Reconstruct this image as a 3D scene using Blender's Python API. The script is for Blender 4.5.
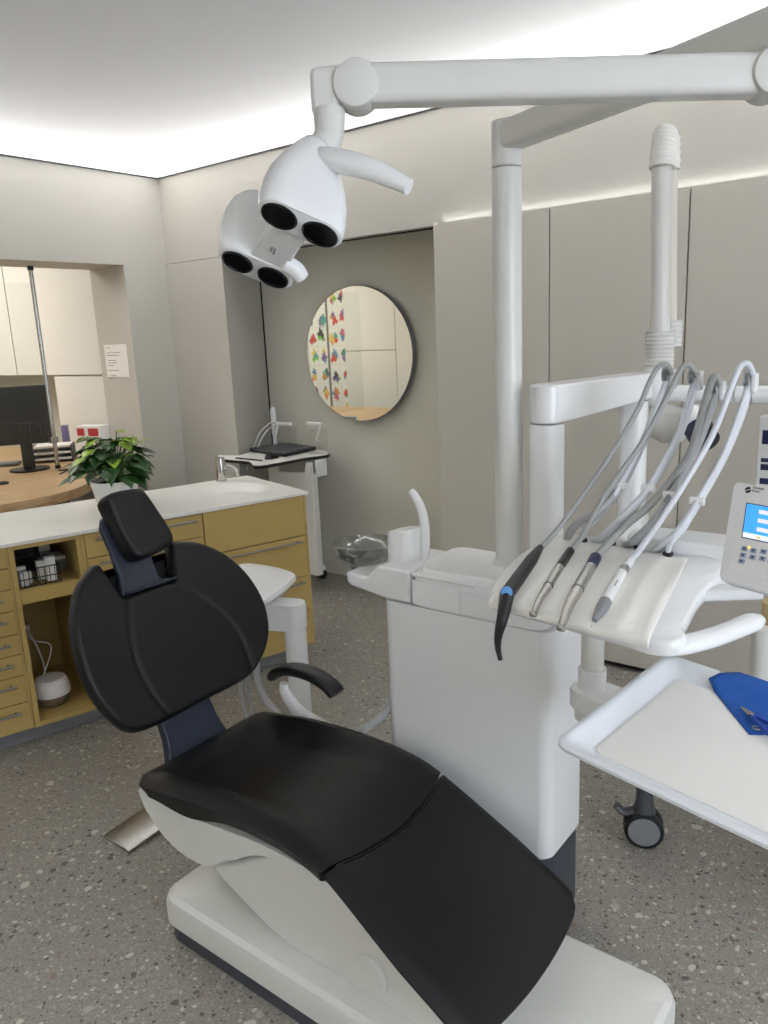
import bpy, bmesh, math, random
from mathutils import Vector, Matrix
for o in list(bpy.data.objects): bpy.data.objects.remove(o, do_unlink=True)
SC = bpy.context.scene; COL = SC.collection
PI = math.pi
V = Vector

# ------------------------------------------------------------------ camera
FPX, CX, CY, EYE = 775.0, 384.0, 512.0, 1.60
def _cam():
    down = V((536 - CX, 3900 - CY, FPX)).normalized(); up = -down
    z = V((0, 0, 1)); fwd = (z - up * z.dot(up)).normalized()
    right = fwd.cross(up)
    if right.x < 0: right = -right
    a = math.radians(38.0)
    Y = math.cos(a) * fwd + math.sin(a) * right
    X = math.cos(a) * right - math.sin(a) * fwd
    return Matrix((X, Y, up))                      # camera (x right, y down, z ahead) -> world
RM = _cam()
CAM = V((0, 0, EYE))
def ray(px, py): return RM @ V((px - CX, py - CY, FPX))
def at_z(px, py, z): d = ray(px, py); return CAM + d * ((z - EYE) / d.z)
def at_y(px, py, y): d = ray(px, py); return CAM + d * (y / d.y)
def at_x(px, py, x): d = ray(px, py); return CAM + d * (x / d.x)
def at_d(px, py, D): return CAM + ray(px, py) * (D / FPX)
def at_plane(px, py, p, n): d = ray(px, py); return CAM + d * ((p - CAM).dot(n) / d.dot(n))
cd = bpy.data.cameras.new('camera'); cam = bpy.data.objects.new('camera', cd); COL.objects.link(cam)
cx = RM @ V((1, 0, 0)); cy = RM @ V((0, -1, 0)); cz = RM @ V((0, 0, -1))
cam.matrix_world = Matrix(((cx.x, cy.x, cz.x, 0), (cx.y, cy.y, cz.y, 0), (cx.z, cy.z, cz.z, EYE), (0, 0, 0, 1)))
cd.sensor_fit = 'VERTICAL'; cd.sensor_height = 36.0; cd.lens = FPX / 1024 * 36.0; cd.clip_start = 0.02
SC.camera = cam

# ------------------------------------------------------------------ light and exposure
SC.view_settings.view_transform = 'Standard'; SC.view_settings.look = 'None'
SC.view_settings.gamma = 1.0; SC.view_settings.use_curve_mapping = False
SC.view_settings.exposure = 0.37
W = bpy.data.worlds.new('world'); SC.world = W; W.use_nodes = True
W.node_tree.nodes['Background'].inputs[0].default_value = (0.62, 0.75, 1.0, 1)
W.node_tree.nodes['Background'].inputs[1].default_value = 0.6
def area(name, loc, sx, sy, power, color, aim):
    l = bpy.data.lights.new(name, 'AREA'); l.shape = 'RECTANGLE'; l.size = sx; l.size_y = sy; l.energy = power; l.color = color
    o = bpy.data.objects.new(name, l); COL.objects.link(o); o.location = loc
    o.rotation_euler = (V(aim) - V(loc)).to_track_quat('-Z', 'Y').to_euler(); return o
# LED strips laid round the edge of the room above the stretched ceiling film
ZC = 2.65
LED = (1.0, 0.99, 0.98)
RX0, RX1, RY0, RY1 = -4.39, 2.40, -2.60, 3.402
PS = 0.44
area('led_strip_back', ((RX0 + RX1) / 2, RY1 - 0.04, ZC + 0.22), 6.6, 0.1, 122 * PS, LED, ((RX0 + RX1) / 2, RY1 - 0.75, ZC))
area('led_strip_front', ((RX0 + RX1) / 2, RY0 + 0.04, ZC + 0.22), 6.6, 0.1, 250 * PS, LED, ((RX0 + RX1) / 2, RY0 + 0.75, ZC))
area('led_strip_left', (RX0 + 0.04, (RY0 + RY1) / 2, ZC + 0.22), 5.8, 0.1, 112 * PS, LED, (RX0 + 0.75, (RY0 + RY1) / 2, ZC))
area('led_strip_right', (RX1 - 0.04, (RY0 + RY1) / 2, ZC + 0.22), 5.8, 0.1, 250 * PS, LED, (RX1 - 0.75, (RY0 + RY1) / 2, ZC))
# daylight through the window in the right-hand wall, behind the camera's shoulder
area('window_daylight', (2.62, 0.35, 1.45), 2.2, 1.5, 55, (0.80, 0.88, 1.0), (0.0, 0.35, 1.2))
# LED line lying on the ledge over the cupboards, washing the wall above
area('led_line_ledge', (0.1, 3.386, 2.124), 4.6, 0.012, 0.9, LED, (0.1, 3.398, 2.6))
# unseen area light added under the ceiling to light the reception room
area('reception_fill', (-6.2, 1.8, 2.6), 1.6, 1.6, 42, (1.0, 0.95, 0.87), (-6.2, 1.8, 0.0))

# ------------------------------------------------------------------ materials
def lin(c):
    c = c / 255.0
    return c / 12.92 if c <= 0.04045 else ((c + 0.055) / 1.055) ** 2.4
def rgb(r, g, b): return (lin(r), lin(g), lin(b), 1)
def mat(name, col, rough=0.5, metal=0.0, noise=0.0, nscale=40.0, bump=0.0, bscale=200.0, coat=0.0, spec=None):
    m = bpy.data.materials.new(name); m.use_nodes = True; nt = m.node_tree
    p = nt.nodes['Principled BSDF']; p.inputs['Roughness'].default_value = rough; p.inputs['Metallic'].default_value = metal
    p.inputs['Base Color'].default_value = col
    if coat: p.inputs['Coat Weight'].default_value = coat; p.inputs['Coat Roughness'].default_value = 0.12
    if spec is not None: p.inputs['Specular IOR Level'].default_value = spec
    tc = nt.nodes.new('ShaderNodeTexCoord')
    if noise:
        n = nt.nodes.new('ShaderNodeTexNoise'); n.inputs['Scale'].default_value = nscale; n.inputs['Detail'].default_value = 4
        nt.links.new(tc.outputs['Object'], n.inputs['Vector'])
        r = nt.nodes.new('ShaderNodeValToRGB')
        r.color_ramp.elements[0].position = 0.3; r.color_ramp.elements[1].position = 0.7
        r.color_ramp.elements[0].color = tuple(max(0, c * (1 - noise)) for c in col[:3]) + (1,)
        r.color_ramp.elements[1].color = tuple(min(1, c * (1 + noise)) for c in col[:3]) + (1,)
        nt.links.new(n.outputs['Fac'], r.inputs['Fac']); nt.links.new(r.outputs['Color'], p.inputs['Base Color'])
    if bump:
        n2 = nt.nodes.new('ShaderNodeTexNoise'); n2.inputs['Scale'].default_value = bscale; n2.inputs['Detail'].default_value = 3
        nt.links.new(tc.outputs['Object'], n2.inputs['Vector'])
        b = nt.nodes.new('ShaderNodeBump'); b.inputs['Strength'].default_value = bump; b.inputs['Distance'].default_value = 0.002
        nt.links.new(n2.outputs['Fac'], b.inputs['Height']); nt.links.new(b.outputs['Normal'], p.inputs['Normal'])
    return m
M = {}
M['wall'] = mat('wall_paint', rgb(192, 189, 181), 0.7, noise=0.015, nscale=3, bump=0.05)
M['niche'] = mat('niche_paint', rgb(216, 214, 202), 0.7, noise=0.015, nscale=3, bump=0.05)
M['cupboard'] = mat('cupboard_lacquer', rgb(196, 192, 182), 0.38, noise=0.012, nscale=2)
M['dark_gap'] = mat('shadow_gap', rgb(28, 27, 25), 0.8)
M['white'] = mat('white_plastic', rgb(234, 235, 235), 0.22, noise=0.01, nscale=6)
M['white_matte'] = mat('white_laminate', rgb(226, 225, 220), 0.45, noise=0.01, nscale=6)
M['offwhite'] = mat('off_white_enamel', rgb(217, 217, 212), 0.28, noise=0.01, nscale=6)
M['cream'] = mat('cream_silicone', rgb(240, 239, 233), 0.42, noise=0.02, nscale=12)
M['trayw'] = mat('tray_white', rgb(224, 228, 232), 0.3, noise=0.01, nscale=6)
M['traymat'] = mat('tray_liner', rgb(232, 231, 226), 0.6, noise=0.01, nscale=8)
M['black'] = mat('black_upholstery', rgb(12, 12, 14), 0.47, noise=0.12, nscale=9, bump=0.10, bscale=900, spec=0.35)
M['blackp'] = mat('black_plastic', rgb(22, 22, 24), 0.4, noise=0.05)
M['lens'] = mat('black_lens', rgb(10, 10, 12), 0.12)
M['navy'] = mat('navy_metal', rgb(44, 50, 64), 0.42, 0.2, noise=0.05, nscale=6)
M['handle'] = mat('satin_handle', rgb(150, 147, 140), 0.5, 0.85, noise=0.04)
M['skirt'] = mat('charcoal_skirt', rgb(62, 66, 74), 0.5, noise=0.05, nscale=20)
M['steel'] = mat('brushed_steel', rgb(186, 184, 180), 0.27, 1.0, noise=0.08, nscale=60)
M['chrome'] = mat('chrome', rgb(205, 203, 198), 0.15, 1.0, noise=0.02)
M['mustard'] = mat('mustard_lacquer', rgb(188, 162, 98), 0.5, noise=0.03, nscale=4)
M['solid'] = mat('white_solid_surface', rgb(232, 231, 226), 0.3, noise=0.01, nscale=5)
M['hose'] = mat('grey_hose', rgb(172, 174, 176), 0.4, noise=0.03)
M['hosel'] = mat('pale_hose', rgb(212, 216, 222), 0.35, noise=0.02)
M['hosed'] = mat('darker_hose', rgb(158, 160, 158), 0.42, noise=0.03)
M['grey'] = mat('grey_plastic', rgb(128, 130, 134), 0.4, noise=0.03)
M['dgrey'] = mat('dark_grey_plastic', rgb(70, 72, 77), 0.45, noise=0.04)
M['blue'] = mat('blue_plastic', rgb(26, 64, 160), 0.35, noise=0.05)
M['sky'] = mat('light_blue_button', rgb(92, 150, 205), 0.4, noise=0.05)
M['navyp'] = mat('navy_plastic', rgb(32, 40, 76), 0.4, noise=0.05)
M['napkin'] = mat('blue_crepe', rgb(34, 90, 172), 0.9, noise=0.08, nscale=90, bump=0.5, bscale=700)
M['wood'] = mat('oak_desk', rgb(180, 150, 112), 0.45)
M['pot'] = mat('white_glazed_pot', rgb(228, 228, 224), 0.3, noise=0.01)
M['soil'] = mat('potting_soil', rgb(58, 44, 34), 0.95, noise=0.3, nscale=120, bump=0.8, bscale=150)
M['leaf'] = mat('dark_leaf', rgb(38, 78, 30), 0.35, noise=0.25, nscale=25)
M['leaf2'] = mat('lime_leaf', rgb(150, 180, 62), 0.4, noise=0.2, nscale=25)
M['stem'] = mat('green_stem', rgb(86, 112, 56), 0.5, noise=0.1)
M['paper'] = mat('paper', rgb(235, 234, 230), 0.8, noise=0.01)
M['ink'] = mat('grey_ink', rgb(130, 130, 128), 0.8)
M['inkd'] = mat('black_ink', rgb(35, 35, 38), 0.6)
M['red'] = mat('red_print', rgb(196, 60, 66), 0.6, noise=0.05)
M['purple'] = mat('lilac_card', rgb(128, 120, 160), 0.6, noise=0.05)
M['keyb'] = mat('blue_grey_key', rgb(150, 166, 190), 0.5, noise=0.03)
M['amber'] = mat('amber_plastic', rgb(206, 186, 140), 0.4, noise=0.05)
M['taupe'] = mat('taupe_ceramic', rgb(120, 104, 88), 0.55, noise=0.05)
M['ppanel'] = mat('panel_face', rgb(232, 232, 231), 0.45, noise=0.01)
def wood_grain(m):
    nt = m.node_tree; p = nt.nodes['Principled BSDF']
    tc = nt.nodes.new('ShaderNodeTexCoord'); mp = nt.nodes.new('ShaderNodeMapping'); mp.inputs['Scale'].default_value = (14, 1.2, 14)
    n = nt.nodes.new('ShaderNodeTexNoise'); n.inputs['Scale'].default_value = 4; n.inputs['Detail'].default_value = 6
    r = nt.nodes.new('ShaderNodeValToRGB'); r.color_ramp.elements[0].position = 0.3; r.color_ramp.elements[1].position = 0.7
    r.color_ramp.elements[0].color = rgb(168, 136, 98); r.color_ramp.elements[1].color = rgb(196, 166, 126)
    nt.links.new(tc.outputs['Object'], mp.inputs['Vector']); nt.links.new(mp.outputs['Vector'], n.inputs['Vector'])
    nt.links.new(n.outputs['Fac'], r.inputs['Fac']); nt.links.new(r.outputs['Color'], p.inputs['Base Color'])
wood_grain(M['wood'])
def terrazzo():
    m = bpy.data.materials.new('terrazzo'); m.use_nodes = True; nt = m.node_tree; L = nt.links.new
    p = nt.nodes['Principled BSDF']; p.inputs['Roughness'].default_value = 0.42
    tc = nt.nodes.new('ShaderNodeTexCoord')
    wn = nt.nodes.new('ShaderNodeTexNoise'); wn.inputs['Scale'].default_value = 30; wn.inputs['Detail'].default_value = 2
    L(tc.outputs['Object'], wn.inputs['Vector'])
    wa = nt.nodes.new('ShaderNodeVectorMath'); wa.operation = 'MULTIPLY_ADD'; wa.inputs[1].default_value = (0.022, 0.022, 0)
    L(wn.outputs['Color'], wa.inputs[0]); L(tc.outputs['Object'], wa.inputs[2])
    bn = nt.nodes.new('ShaderNodeTexNoise'); bn.inputs['Scale'].default_value = 160; bn.inputs['Detail'].default_value = 5
    L(tc.outputs['Object'], bn.inputs['Vector'])
    br = nt.nodes.new('ShaderNodeValToRGB'); br.color_ramp.elements[0].position = 0.35; br.color_ramp.elements[1].position = 0.68
    br.color_ramp.elements[0].color = rgb(130, 126, 119); br.color_ramp.elements[1].color = rgb(154, 150, 142)
    L(bn.outputs['Fac'], br.inputs['Fac']); cur = br.outputs['Color']
    def layer(cur, scale, keep, size, cols):
        v = nt.nodes.new('ShaderNodeTexVoronoi'); v.voronoi_dimensions = '2D'; v.inputs['Scale'].default_value = scale
        L(wa.outputs[0], v.inputs['Vector'])
        s = nt.nodes.new('ShaderNodeSeparateColor'); L(v.outputs['Color'], s.inputs[0])
        k = nt.nodes.new('ShaderNodeMath'); k.operation = 'GREATER_THAN'; k.inputs[1].default_value = 1 - keep; L(s.outputs[0], k.inputs[0])
        z = nt.nodes.new('ShaderNodeMath'); z.operation = 'MULTIPLY_ADD'; z.inputs[1].default_value = size * 0.6; z.inputs[2].default_value = size * 0.35; L(s.outputs[1], z.inputs[0])
        d = nt.nodes.new('ShaderNodeMath'); d.operation = 'LESS_THAN'; L(v.outputs['Distance'], d.inputs[0]); L(z.outputs[0], d.inputs[1])
        a = nt.nodes.new('ShaderNodeMath'); a.operation = 'MULTIPLY'; L(k.outputs[0], a.inputs[0]); L(d.outputs[0], a.inputs[1])
        r = nt.nodes.new('ShaderNodeValToRGB'); r.color_ramp.interpolation = 'CONSTANT'
        for i, c in enumerate(cols):
            e = r.color_ramp.elements[i] if i < 2 else r.color_ramp.elements.new(i / len(cols))
            e.position = i / len(cols); e.color = c
        L(s.outputs[2], r.inputs['Fac'])
        x = nt.nodes.new('ShaderNodeMix'); x.data_type = 'RGBA'; L(a.outputs[0], x.inputs['Factor']); L(cur, x.inputs['A']); L(r.outputs['Color'], x.inputs['B'])
        return x.outputs['Result']
    lt, bg, dk, bn_, wh = rgb(170, 165, 157), rgb(158, 150, 140), rgb(92, 89, 84), rgb(134, 118, 106), rgb(192, 188, 180)
    cur = layer(cur, 120, 0.45, 0.42, [lt, dk, bg, rgb(124, 119, 112)])
    cur = layer(cur, 62, 0.34, 0.40, [lt, dk, wh, bg])
    cur = layer(cur, 30, 0.16, 0.34, [bg, lt, dk, wh, bn_])
    cur = layer(cur, 17, 0.06, 0.26, [lt, bg, wh])
    L(cur, p.inputs['Base Color'])
    return m
M['floor'] = terrazzo()
def film():
    m = bpy.data.materials.new('ceiling_film'); m.use_nodes = True; nt = m.node_tree; L = nt.links.new
    nt.nodes.remove(nt.nodes['Principled BSDF']); out = nt.nodes['Material Output']
    t = nt.nodes.new('ShaderNodeBsdfTranslucent'); t.inputs[0].default_value = (0.93, 0.93, 0.93, 1)
    d = nt.nodes.new('ShaderNodeBsdfDiffuse'); d.inputs[0].default_value = (0.85, 0.85, 0.85, 1)
    x = nt.nodes.new('ShaderNodeMixShader'); x.inputs[0].default_value = 0.25
    L(t.outputs[0], x.inputs[1]); L(d.outputs[0], x.inputs[2]); L(x.outputs[0], out.inputs[0]); return m
M['film'] = film()
def mirror_mat():
    m = mat('mirror_glass', (0.86, 0.88, 0.84, 1), 0.02, 1.0); return m
M['mirror'] = mirror_mat()
def thin_glass(name, tint, gl=0.12):
    m = bpy.data.materials.new(name); m.use_nodes = True; nt = m.node_tree; L = nt.links.new
    nt.nodes.remove(nt.nodes['Principled BSDF']); out = nt.nodes['Material Output']
    t = nt.nodes.new('ShaderNodeBsdfTransparent'); t.inputs[0].default_value = tint
    g = nt.nodes.new('ShaderNodeBsdfGlossy'); g.inputs['Roughness'].default_value = 0.05
    f = nt.nodes.new('ShaderNodeLayerWeight'); f.inputs[0].default_value = 0.5
    w = nt.nodes.new('ShaderNodeMath'); w.operation = 'POWER'; w.inputs[1].default_value = 4.0; L(f.outputs['Facing'], w.inputs[0])
    a = nt.nodes.new('ShaderNodeMath'); a.operation = 'MULTIPLY_ADD'; a.inputs[1].default_value = 0.6; a.inputs[2].default_value = 0.03 + gl * 0.2
    L(w.outputs[0], a.inputs[0])
    x = nt.nodes.new('ShaderNodeMixShader'); L(a.outputs[0], x.inputs[0]); L(t.outputs[0], x.inputs[1]); L(g.outputs[0], x.inputs[2]); L(x.outputs[0], out.inputs[0]); return m
M['glass'] = thin_glass('clear_glass', (0.975, 0.98, 0.975, 1), 0.25)
M['bowl'] = thin_glass('bowl_glass', (0.74, 0.755, 0.745, 1), 0.45)
M['pane'] = thin_glass('screen_pane', (0.97, 0.98, 0.97, 1), 0.02)
def emis(name, col, s):
    m = mat(name, (0, 0, 0, 1), 0.2); p = m.node_tree.nodes['Principled BSDF']
    p.inputs['Base Color'].default_value = col; p.inputs['Emission Color'].default_value = col; p.inputs['Emission Strength'].default_value = s; return m
M['lcd'] = emis('screen_blue', rgb(62, 150, 226), 0.75)
M['lcdl'] = emis('screen_pale', rgb(206, 222, 240), 0.75)
M['lcdi'] = emis('screen_icon', rgb(206, 204, 236), 0.7)
M['lcdo'] = emis('screen_orange', rgb(230, 170, 90), 0.7)
M['ledy'] = emis('yellow_led', rgb(240, 214, 90), 1.0)

# ------------------------------------------------------------------ mesh helpers
ORI = {}
class B:
    def __init__(s): s.bm = bmesh.new(); s.T = Matrix.Identity(4)
    def frame(s, o, e1, e2, e3):
        s.T = Matrix(((e1.x, e2.x, e3.x, o.x), (e1.y, e2.y, e3.y, o.y), (e1.z, e2.z, e3.z, o.z), (0, 0, 0, 1))); return s
    def v(s, p): return s.bm.verts.new(s.T @ V(p))
    def face(s, vs):
        try: return s.bm.faces.new(vs)
        except ValueError: return None
    def box(s, a, b):
        (x0, y0, z0), (x1, y1, z1) = a, b
        c = [s.v((x, y, z)) for z in (z0, z1) for y in (y0, y1) for x in (x0, x1)]
        for f in ((0, 2, 3, 1), (4, 5, 7, 6), (0, 1, 5, 4), (2, 6, 7, 3), (0, 4, 6, 2), (1, 3, 7, 5)): s.face([c[i] for i in f])
        return s
    def loft(s, rings, cap0=True, cap1=True, closed=True):
        R = [[s.v(p) for p in r] for r in rings]; n = len(R[0])
        for a, b in zip(R[:-1], R[1:]):
            for i in range(n if closed else n - 1):
                j = (i + 1) % n; s.face([a[i], a[j], b[j], b[i]])
        if cap0 and closed: s.face(list(reversed(R[0])))
        if cap1 and closed: s.face(R[-1])
        return s
    def prism(s, pts, z0, z1):
        return s.loft([[(x, y, z0) for x, y in pts], [(x, y, z1) for x, y in pts]])
    def tube(s, pts, r, seg=12, squash=None, cap=True):
        pts = [V(p) for p in pts]; n = len(pts); rr = r if isinstance(r, (list, tuple)) else [r] * n
        rings = []; prev = None
        for i, p in enumerate(pts):
            t = (pts[min(i + 1, n - 1)] - pts[max(i - 1, 0)]).normalized()
            if prev is None:
                a = V((0, 0, 1)) if abs(t.z) < 0.9 else V((1, 0, 0)); u = (a - t * a.dot(t)).normalized()
            else: u = (prev - t * prev.dot(t)).normalized()
            prev = u; w = t.cross(u)
            k = squash if squash else 1.0
            rings.append([p + (u * math.cos(q) * rr[i] + w * math.sin(q) * rr[i] * k) for q in [2 * PI * j / seg for j in range(seg)]])
        return s.loft(rings, cap, cap)
    def lathe(s, prof, c, axis=V((0, 0, 1)), seg=28, cap0=False, cap1=False):
        axis = V(axis).normalized(); a = V((1, 0, 0)) if abs(axis.x) < 0.9 else V((0, 1, 0))
        u = (a - axis * a.dot(axis)).normalized(); w = axis.cross(u); c = V(c)
        return s.loft([[c + axis * z + (u * math.cos(2 * PI * j / seg) + w * math.sin(2 * PI * j / seg)) * max(rad, 1e-4) for j in range(seg)] for rad, z in prof], cap0 or prof[0][0] > 1e-3, cap1 or prof[-1][0] > 1e-3)
    def cyl(s, a, b, r, seg=24): return s.tube([a, b], r, seg)
    def grid(s, f, nu, nv):
        G = [[s.v(f(i / nu, j / nv)) for j in range(nv + 1)] for i in range(nu + 1)]
        for i in range(nu):
            for j in range(nv): s.face([G[i][j], G[i + 1][j], G[i + 1][j + 1], G[i][j + 1]])
        return s
    def build(s, name, m, parent=None, bevel=0, seg=3, sub=0, solid=0, angle=38, kind=None, label=None, loc=None, extra=()):
        bm = s.bm; bmesh.ops.recalc_face_normals(bm, faces=bm.faces)
        org = ORI.get(parent, V((0, 0, 0))) if parent else (V(loc) if loc is not None else V((0, 0, 0)))
        if parent is None and loc is None and kind is None:
            xs = [v.co for v in bm.verts]
            org = V((sum(p.x for p in xs) / len(xs), sum(p.y for p in xs) / len(xs), min(p.z for p in xs)))
        for v in bm.verts: v.co -= org
        ca = math.cos(math.radians(angle))
        for e in bm.edges:
            if len(e.link_faces) == 2:
                f, g = e.link_faces
                if f.normal.length and g.normal.length: e.smooth = f.normal.dot(g.normal) > ca
        for f in bm.faces: f.smooth = True
        me = bpy.data.meshes.new(name); bm.to_mesh(me); bm.free()
        me.materials.append(M[m])
        for x in extra: me.materials.append(M[x])
        o = bpy.data.objects.new(name, me); COL.objects.link(o)
        if parent: o.parent = parent; ORI[o] = org
        else: o.location = org; ORI[o] = org
        if solid:
            d = o.modifiers.new('s', 'SOLIDIFY'); d.thickness = solid; d.offset = 0
        if bevel:
            d = o.modifiers.new('b', 'BEVEL'); d.width = bevel; d.segments = seg; d.limit_method = 'ANGLE'; d.angle_limit = math.radians(40); d.harden_normals = True
        if sub:
            d = o.modifiers.new('u', 'SUBSURF'); d.levels = sub; d.render_levels = sub
        if kind: o['kind'] = kind
        if label: o['label'] = label
        return o
def tag(o, label, cat, group=None):
    o['label'] = label; o['category'] = cat
    if group: o['group'] = group
    return o
def thing(name, label, cat, loc, group=None):
    o = bpy.data.objects.new(name, None); COL.objects.link(o); o.location = V(loc); o.empty_display_size = 0.05
    ORI[o] = V(loc); return tag(o, label, cat, group)
def spline(pts, n=8):
    P = [V(p) for p in pts]; out = []
    Q = [P[0] * 2 - P[1]] + P + [P[-1] * 2 - P[-2]]
    for i in range(1, len(Q) - 2):
        a, b, c, d = Q[i - 1], Q[i], Q[i + 1], Q[i + 2]
        for k in range(n):
            t = k / n
            out.append(0.5 * ((2 * b) + (c - a) * t + (2 * a - 5 * b + 4 * c - d) * t * t + (-a + 3 * b - 3 * c + d) * t ** 3))
    out.append(P[-1]); return out
def lerps(vals, n=8):
    out = []
    for a, b in zip(vals[:-1], vals[1:]): out += [a + (b - a) * k / n for k in range(n)]
    return out + [vals[-1]]
def rrect(x0, y0, x1, y1, r, n=6):
    out = []
    for cx_, cy_, a in ((x1 - r, y1 - r, 0), (x0 + r, y1 - r, 90), (x0 + r, y0 + r, 180), (x1 - r, y0 + r, 270)):
        for k in range(n + 1):
            q = math.radians(a + 90 * k / n); out.append((cx_ + r * math.cos(q), cy_ + r * math.sin(q)))
    return out
def sm(pts2, n=5, closed=True):
    P = [V((p[0], p[1])) for p in pts2]; N = len(P); out = []
    for i in range(N):
        a, b, c, d = P[i - 1], P[i], P[(i + 1) % N], P[(i + 2) % N]
        for k in range(n):
            t = k / n
            q = 0.5 * ((2 * b) + (c - a) * t + (2 * a - 5 * b + 4 * c - d) * t * t + (-a + 3 * b - 3 * c + d) * t ** 3); out.append((q.x, q.y))
    return out
def text_mesh(s, body, o, e1, e2, e3, size, name, m, parent):
    cu = bpy.data.curves.new(name, 'FONT'); cu.body = body; cu.size = size; cu.extrude = 0.0002
    t = bpy.data.objects.new(name, cu); COL.objects.link(t)
    dg = bpy.context.evaluated_depsgraph_get(); me = bpy.data.meshes.new_from_object(t.evaluated_get(dg))
    bpy.data.objects.remove(t, do_unlink=True)
    Mx = Matrix(((e1.x, e2.x, e3.x, o.x), (e1.y, e2.y, e3.y, o.y), (e1.z, e2.z, e3.z, o.z), (0, 0, 0, 1)))
    me.transform(Matrix.Translation(-ORI[parent]) @ Mx); me.materials.clear(); me.materials.append(M[m])
    ob = bpy.data.objects.new(name, me); COL.objects.link(ob); ob.parent = parent; ORI[ob] = ORI[parent]; return ob
EX, EY, EZ = V((1, 0, 0)), V((0, 1, 0)), V((0, 0, 1))
def st(name, b, m, **k): return b.build(name, m, kind='structure', **k)

# ------------------------------------------------------------------ the room
st('floor', B().box((-8.2, -2.8, -0.1), (2.7, 4.2, 0)), 'floor')
st('ceiling', B().box((RX0, RY0, ZC), (RX1, RY1, ZC + 0.002)), 'film')
b = B(); b.box((RX0 - 0.1, RY0 - 0.1, ZC + 0.5), (RX1 + 0.1, RY1 + 0.1, ZC + 0.56))
st('trim_1', b, 'grey')                                     # slab above the ceiling film
# left wall with the wide opening into the reception room
WX0, WX1 = -4.77, -4.39
st('wall_left', B().box((WX0, -2.7, 0), (WX1, 0.31, 3.2)), 'wall')
st('wall_left_jamb', B().box((WX0, 3.07, 0), (WX1, 3.86, 3.2)), 'wall')
st('wall_left_lintel', B().box((WX0, 0.31, 2.10), (WX1, 3.07, 3.2)), 'wall')
# back wall: upper wall set back a little, panel-clad column by the corner, splayed cheek of the niche
YU = 3.402
st('wall_back', B().box((-4.39, YU, 2.118), (2.5, 3.52, 3.2)), 'wall')
b = B(); b.prism([(-4.3895, 3.388), (-3.83, 3.388), (-3.838, 3.40), (-3.99, 3.853), (-4.3895, 3.86)], 0.0, 2.112)
b.prism([(-4.3895, 3.525), (-3.883, 3.525), (-3.99, 3.853), (-4.3895, 3.86)], 2.112, 2.235)
st('wall_back_column', b, 'wall', bevel=0.002)
st('wall_niche', B().box((-4.0, 3.853, 0), (-2.2, 3.95, 2.4)), 'niche')
st('ceiling_niche', B().box((-4.39, 3.52, 2.235), (-2.2, 3.86, 2.27)), 'niche')
b = B(); b.box((-3.985, 3.838, 0.0), (-2.24, 3.853, 0.10)); st('baseboard_niche', b, 'niche', bevel=0.004)
b = B(); b.box((-3.990, 3.846, 0.1), (-3.980, 3.853, 2.2)); st('trim_3', b, 'dark_gap')
b = B(); b.box((-3.83, 3.46, 2.112), (-2.24, 3.475, 2.1185)); st('trim_4', b, 'dark_gap')   # slot under the header
b = B(); b.box((RX0, YU - 0.007, ZC - 0.008), (RX1, YU, ZC)); b.box((RX0, RY0, ZC - 0.008), (RX0 + 0.006, YU, ZC)); st('trim_5', b, 'dgrey')
st('wall_cupboards', B().box((-2.2, 3.86, 0), (2.5, 3.95, 2.2)), 'wall')
# right wall with a window behind the camera, and the wall behind
b = B(); b.box((2.40, -2.7, 0), (2.52, -0.8, 3.2)); b.box((2.40, 1.5, 0), (2.52, 3.5, 3.2)); b.box((2.40, -0.8, 0), (2.52, 1.5, 0.7)); b.box((2.40, -0.8, 2.25), (2.52, 1.5, 3.2))
st('wall_right', b, 'wall')
b = B(); b.box((2.43, -0.8, 0.7), (2.49, -0.74, 2.25)); b.box((2.43, 1.44, 0.7), (2.49, 1.5, 2.25)); b.box((2.43, 0.32, 0.7), (2.49, 0.38, 2.25)); b.box((2.43, -0.74, 0.7), (2.49, 1.44, 0.76)); b.box((2.43, -0.74, 2.19), (2.49, 1.44, 2.25))
st('window_1', b, 'white_matte')
st('wall_behind', B().box((-4.9, -2.72, 0), (2.52, -2.60, 3.2)), 'wall')
# tall built-in cupboards in the back wall
edges = [-2.235, -1.62, -1.012, -0.40, 0.21, 0.82, 1.43, 2.04]
cl = ['beige cupboard door between the niche and the lamp pole', 'beige cupboard door behind the lamp pole and white bracket column',
      'beige cupboard door behind the whip arms, right of the extraction arm', 'beige cupboard door behind the right edge of the display',
      'beige cupboard door second beyond the picture edge', 'beige cupboard door third beyond the picture edge', 'beige cupboard door last by the window wall']
for i in range(3 + 4):
    x0, x1 = edges[i], edges[i + 1]
    t = thing('built_in_cupboard', cl[i], 'cupboard', ((x0 + x1) / 2, 3.6, 0), 'tall cupboards in the back wall')
    B().box((x0 + 0.001, 3.388, 0.004), (x1 - 0.001, 3.855, 2.1175)).build('carcass', 'dark_gap' if i else 'dark_gap', t)
    B().box((x0 + (0.003 if i else 0), 3.365, 0.03), (x1 - 0.003, 3.387, 2.115)).build('door', 'cupboard', t, bevel=0.0015)
b = B(); b.box((-2.245, 3.37, 0), (-2.236, 3.853, 2.13)); st('trim_6', b, 'niche')

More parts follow.
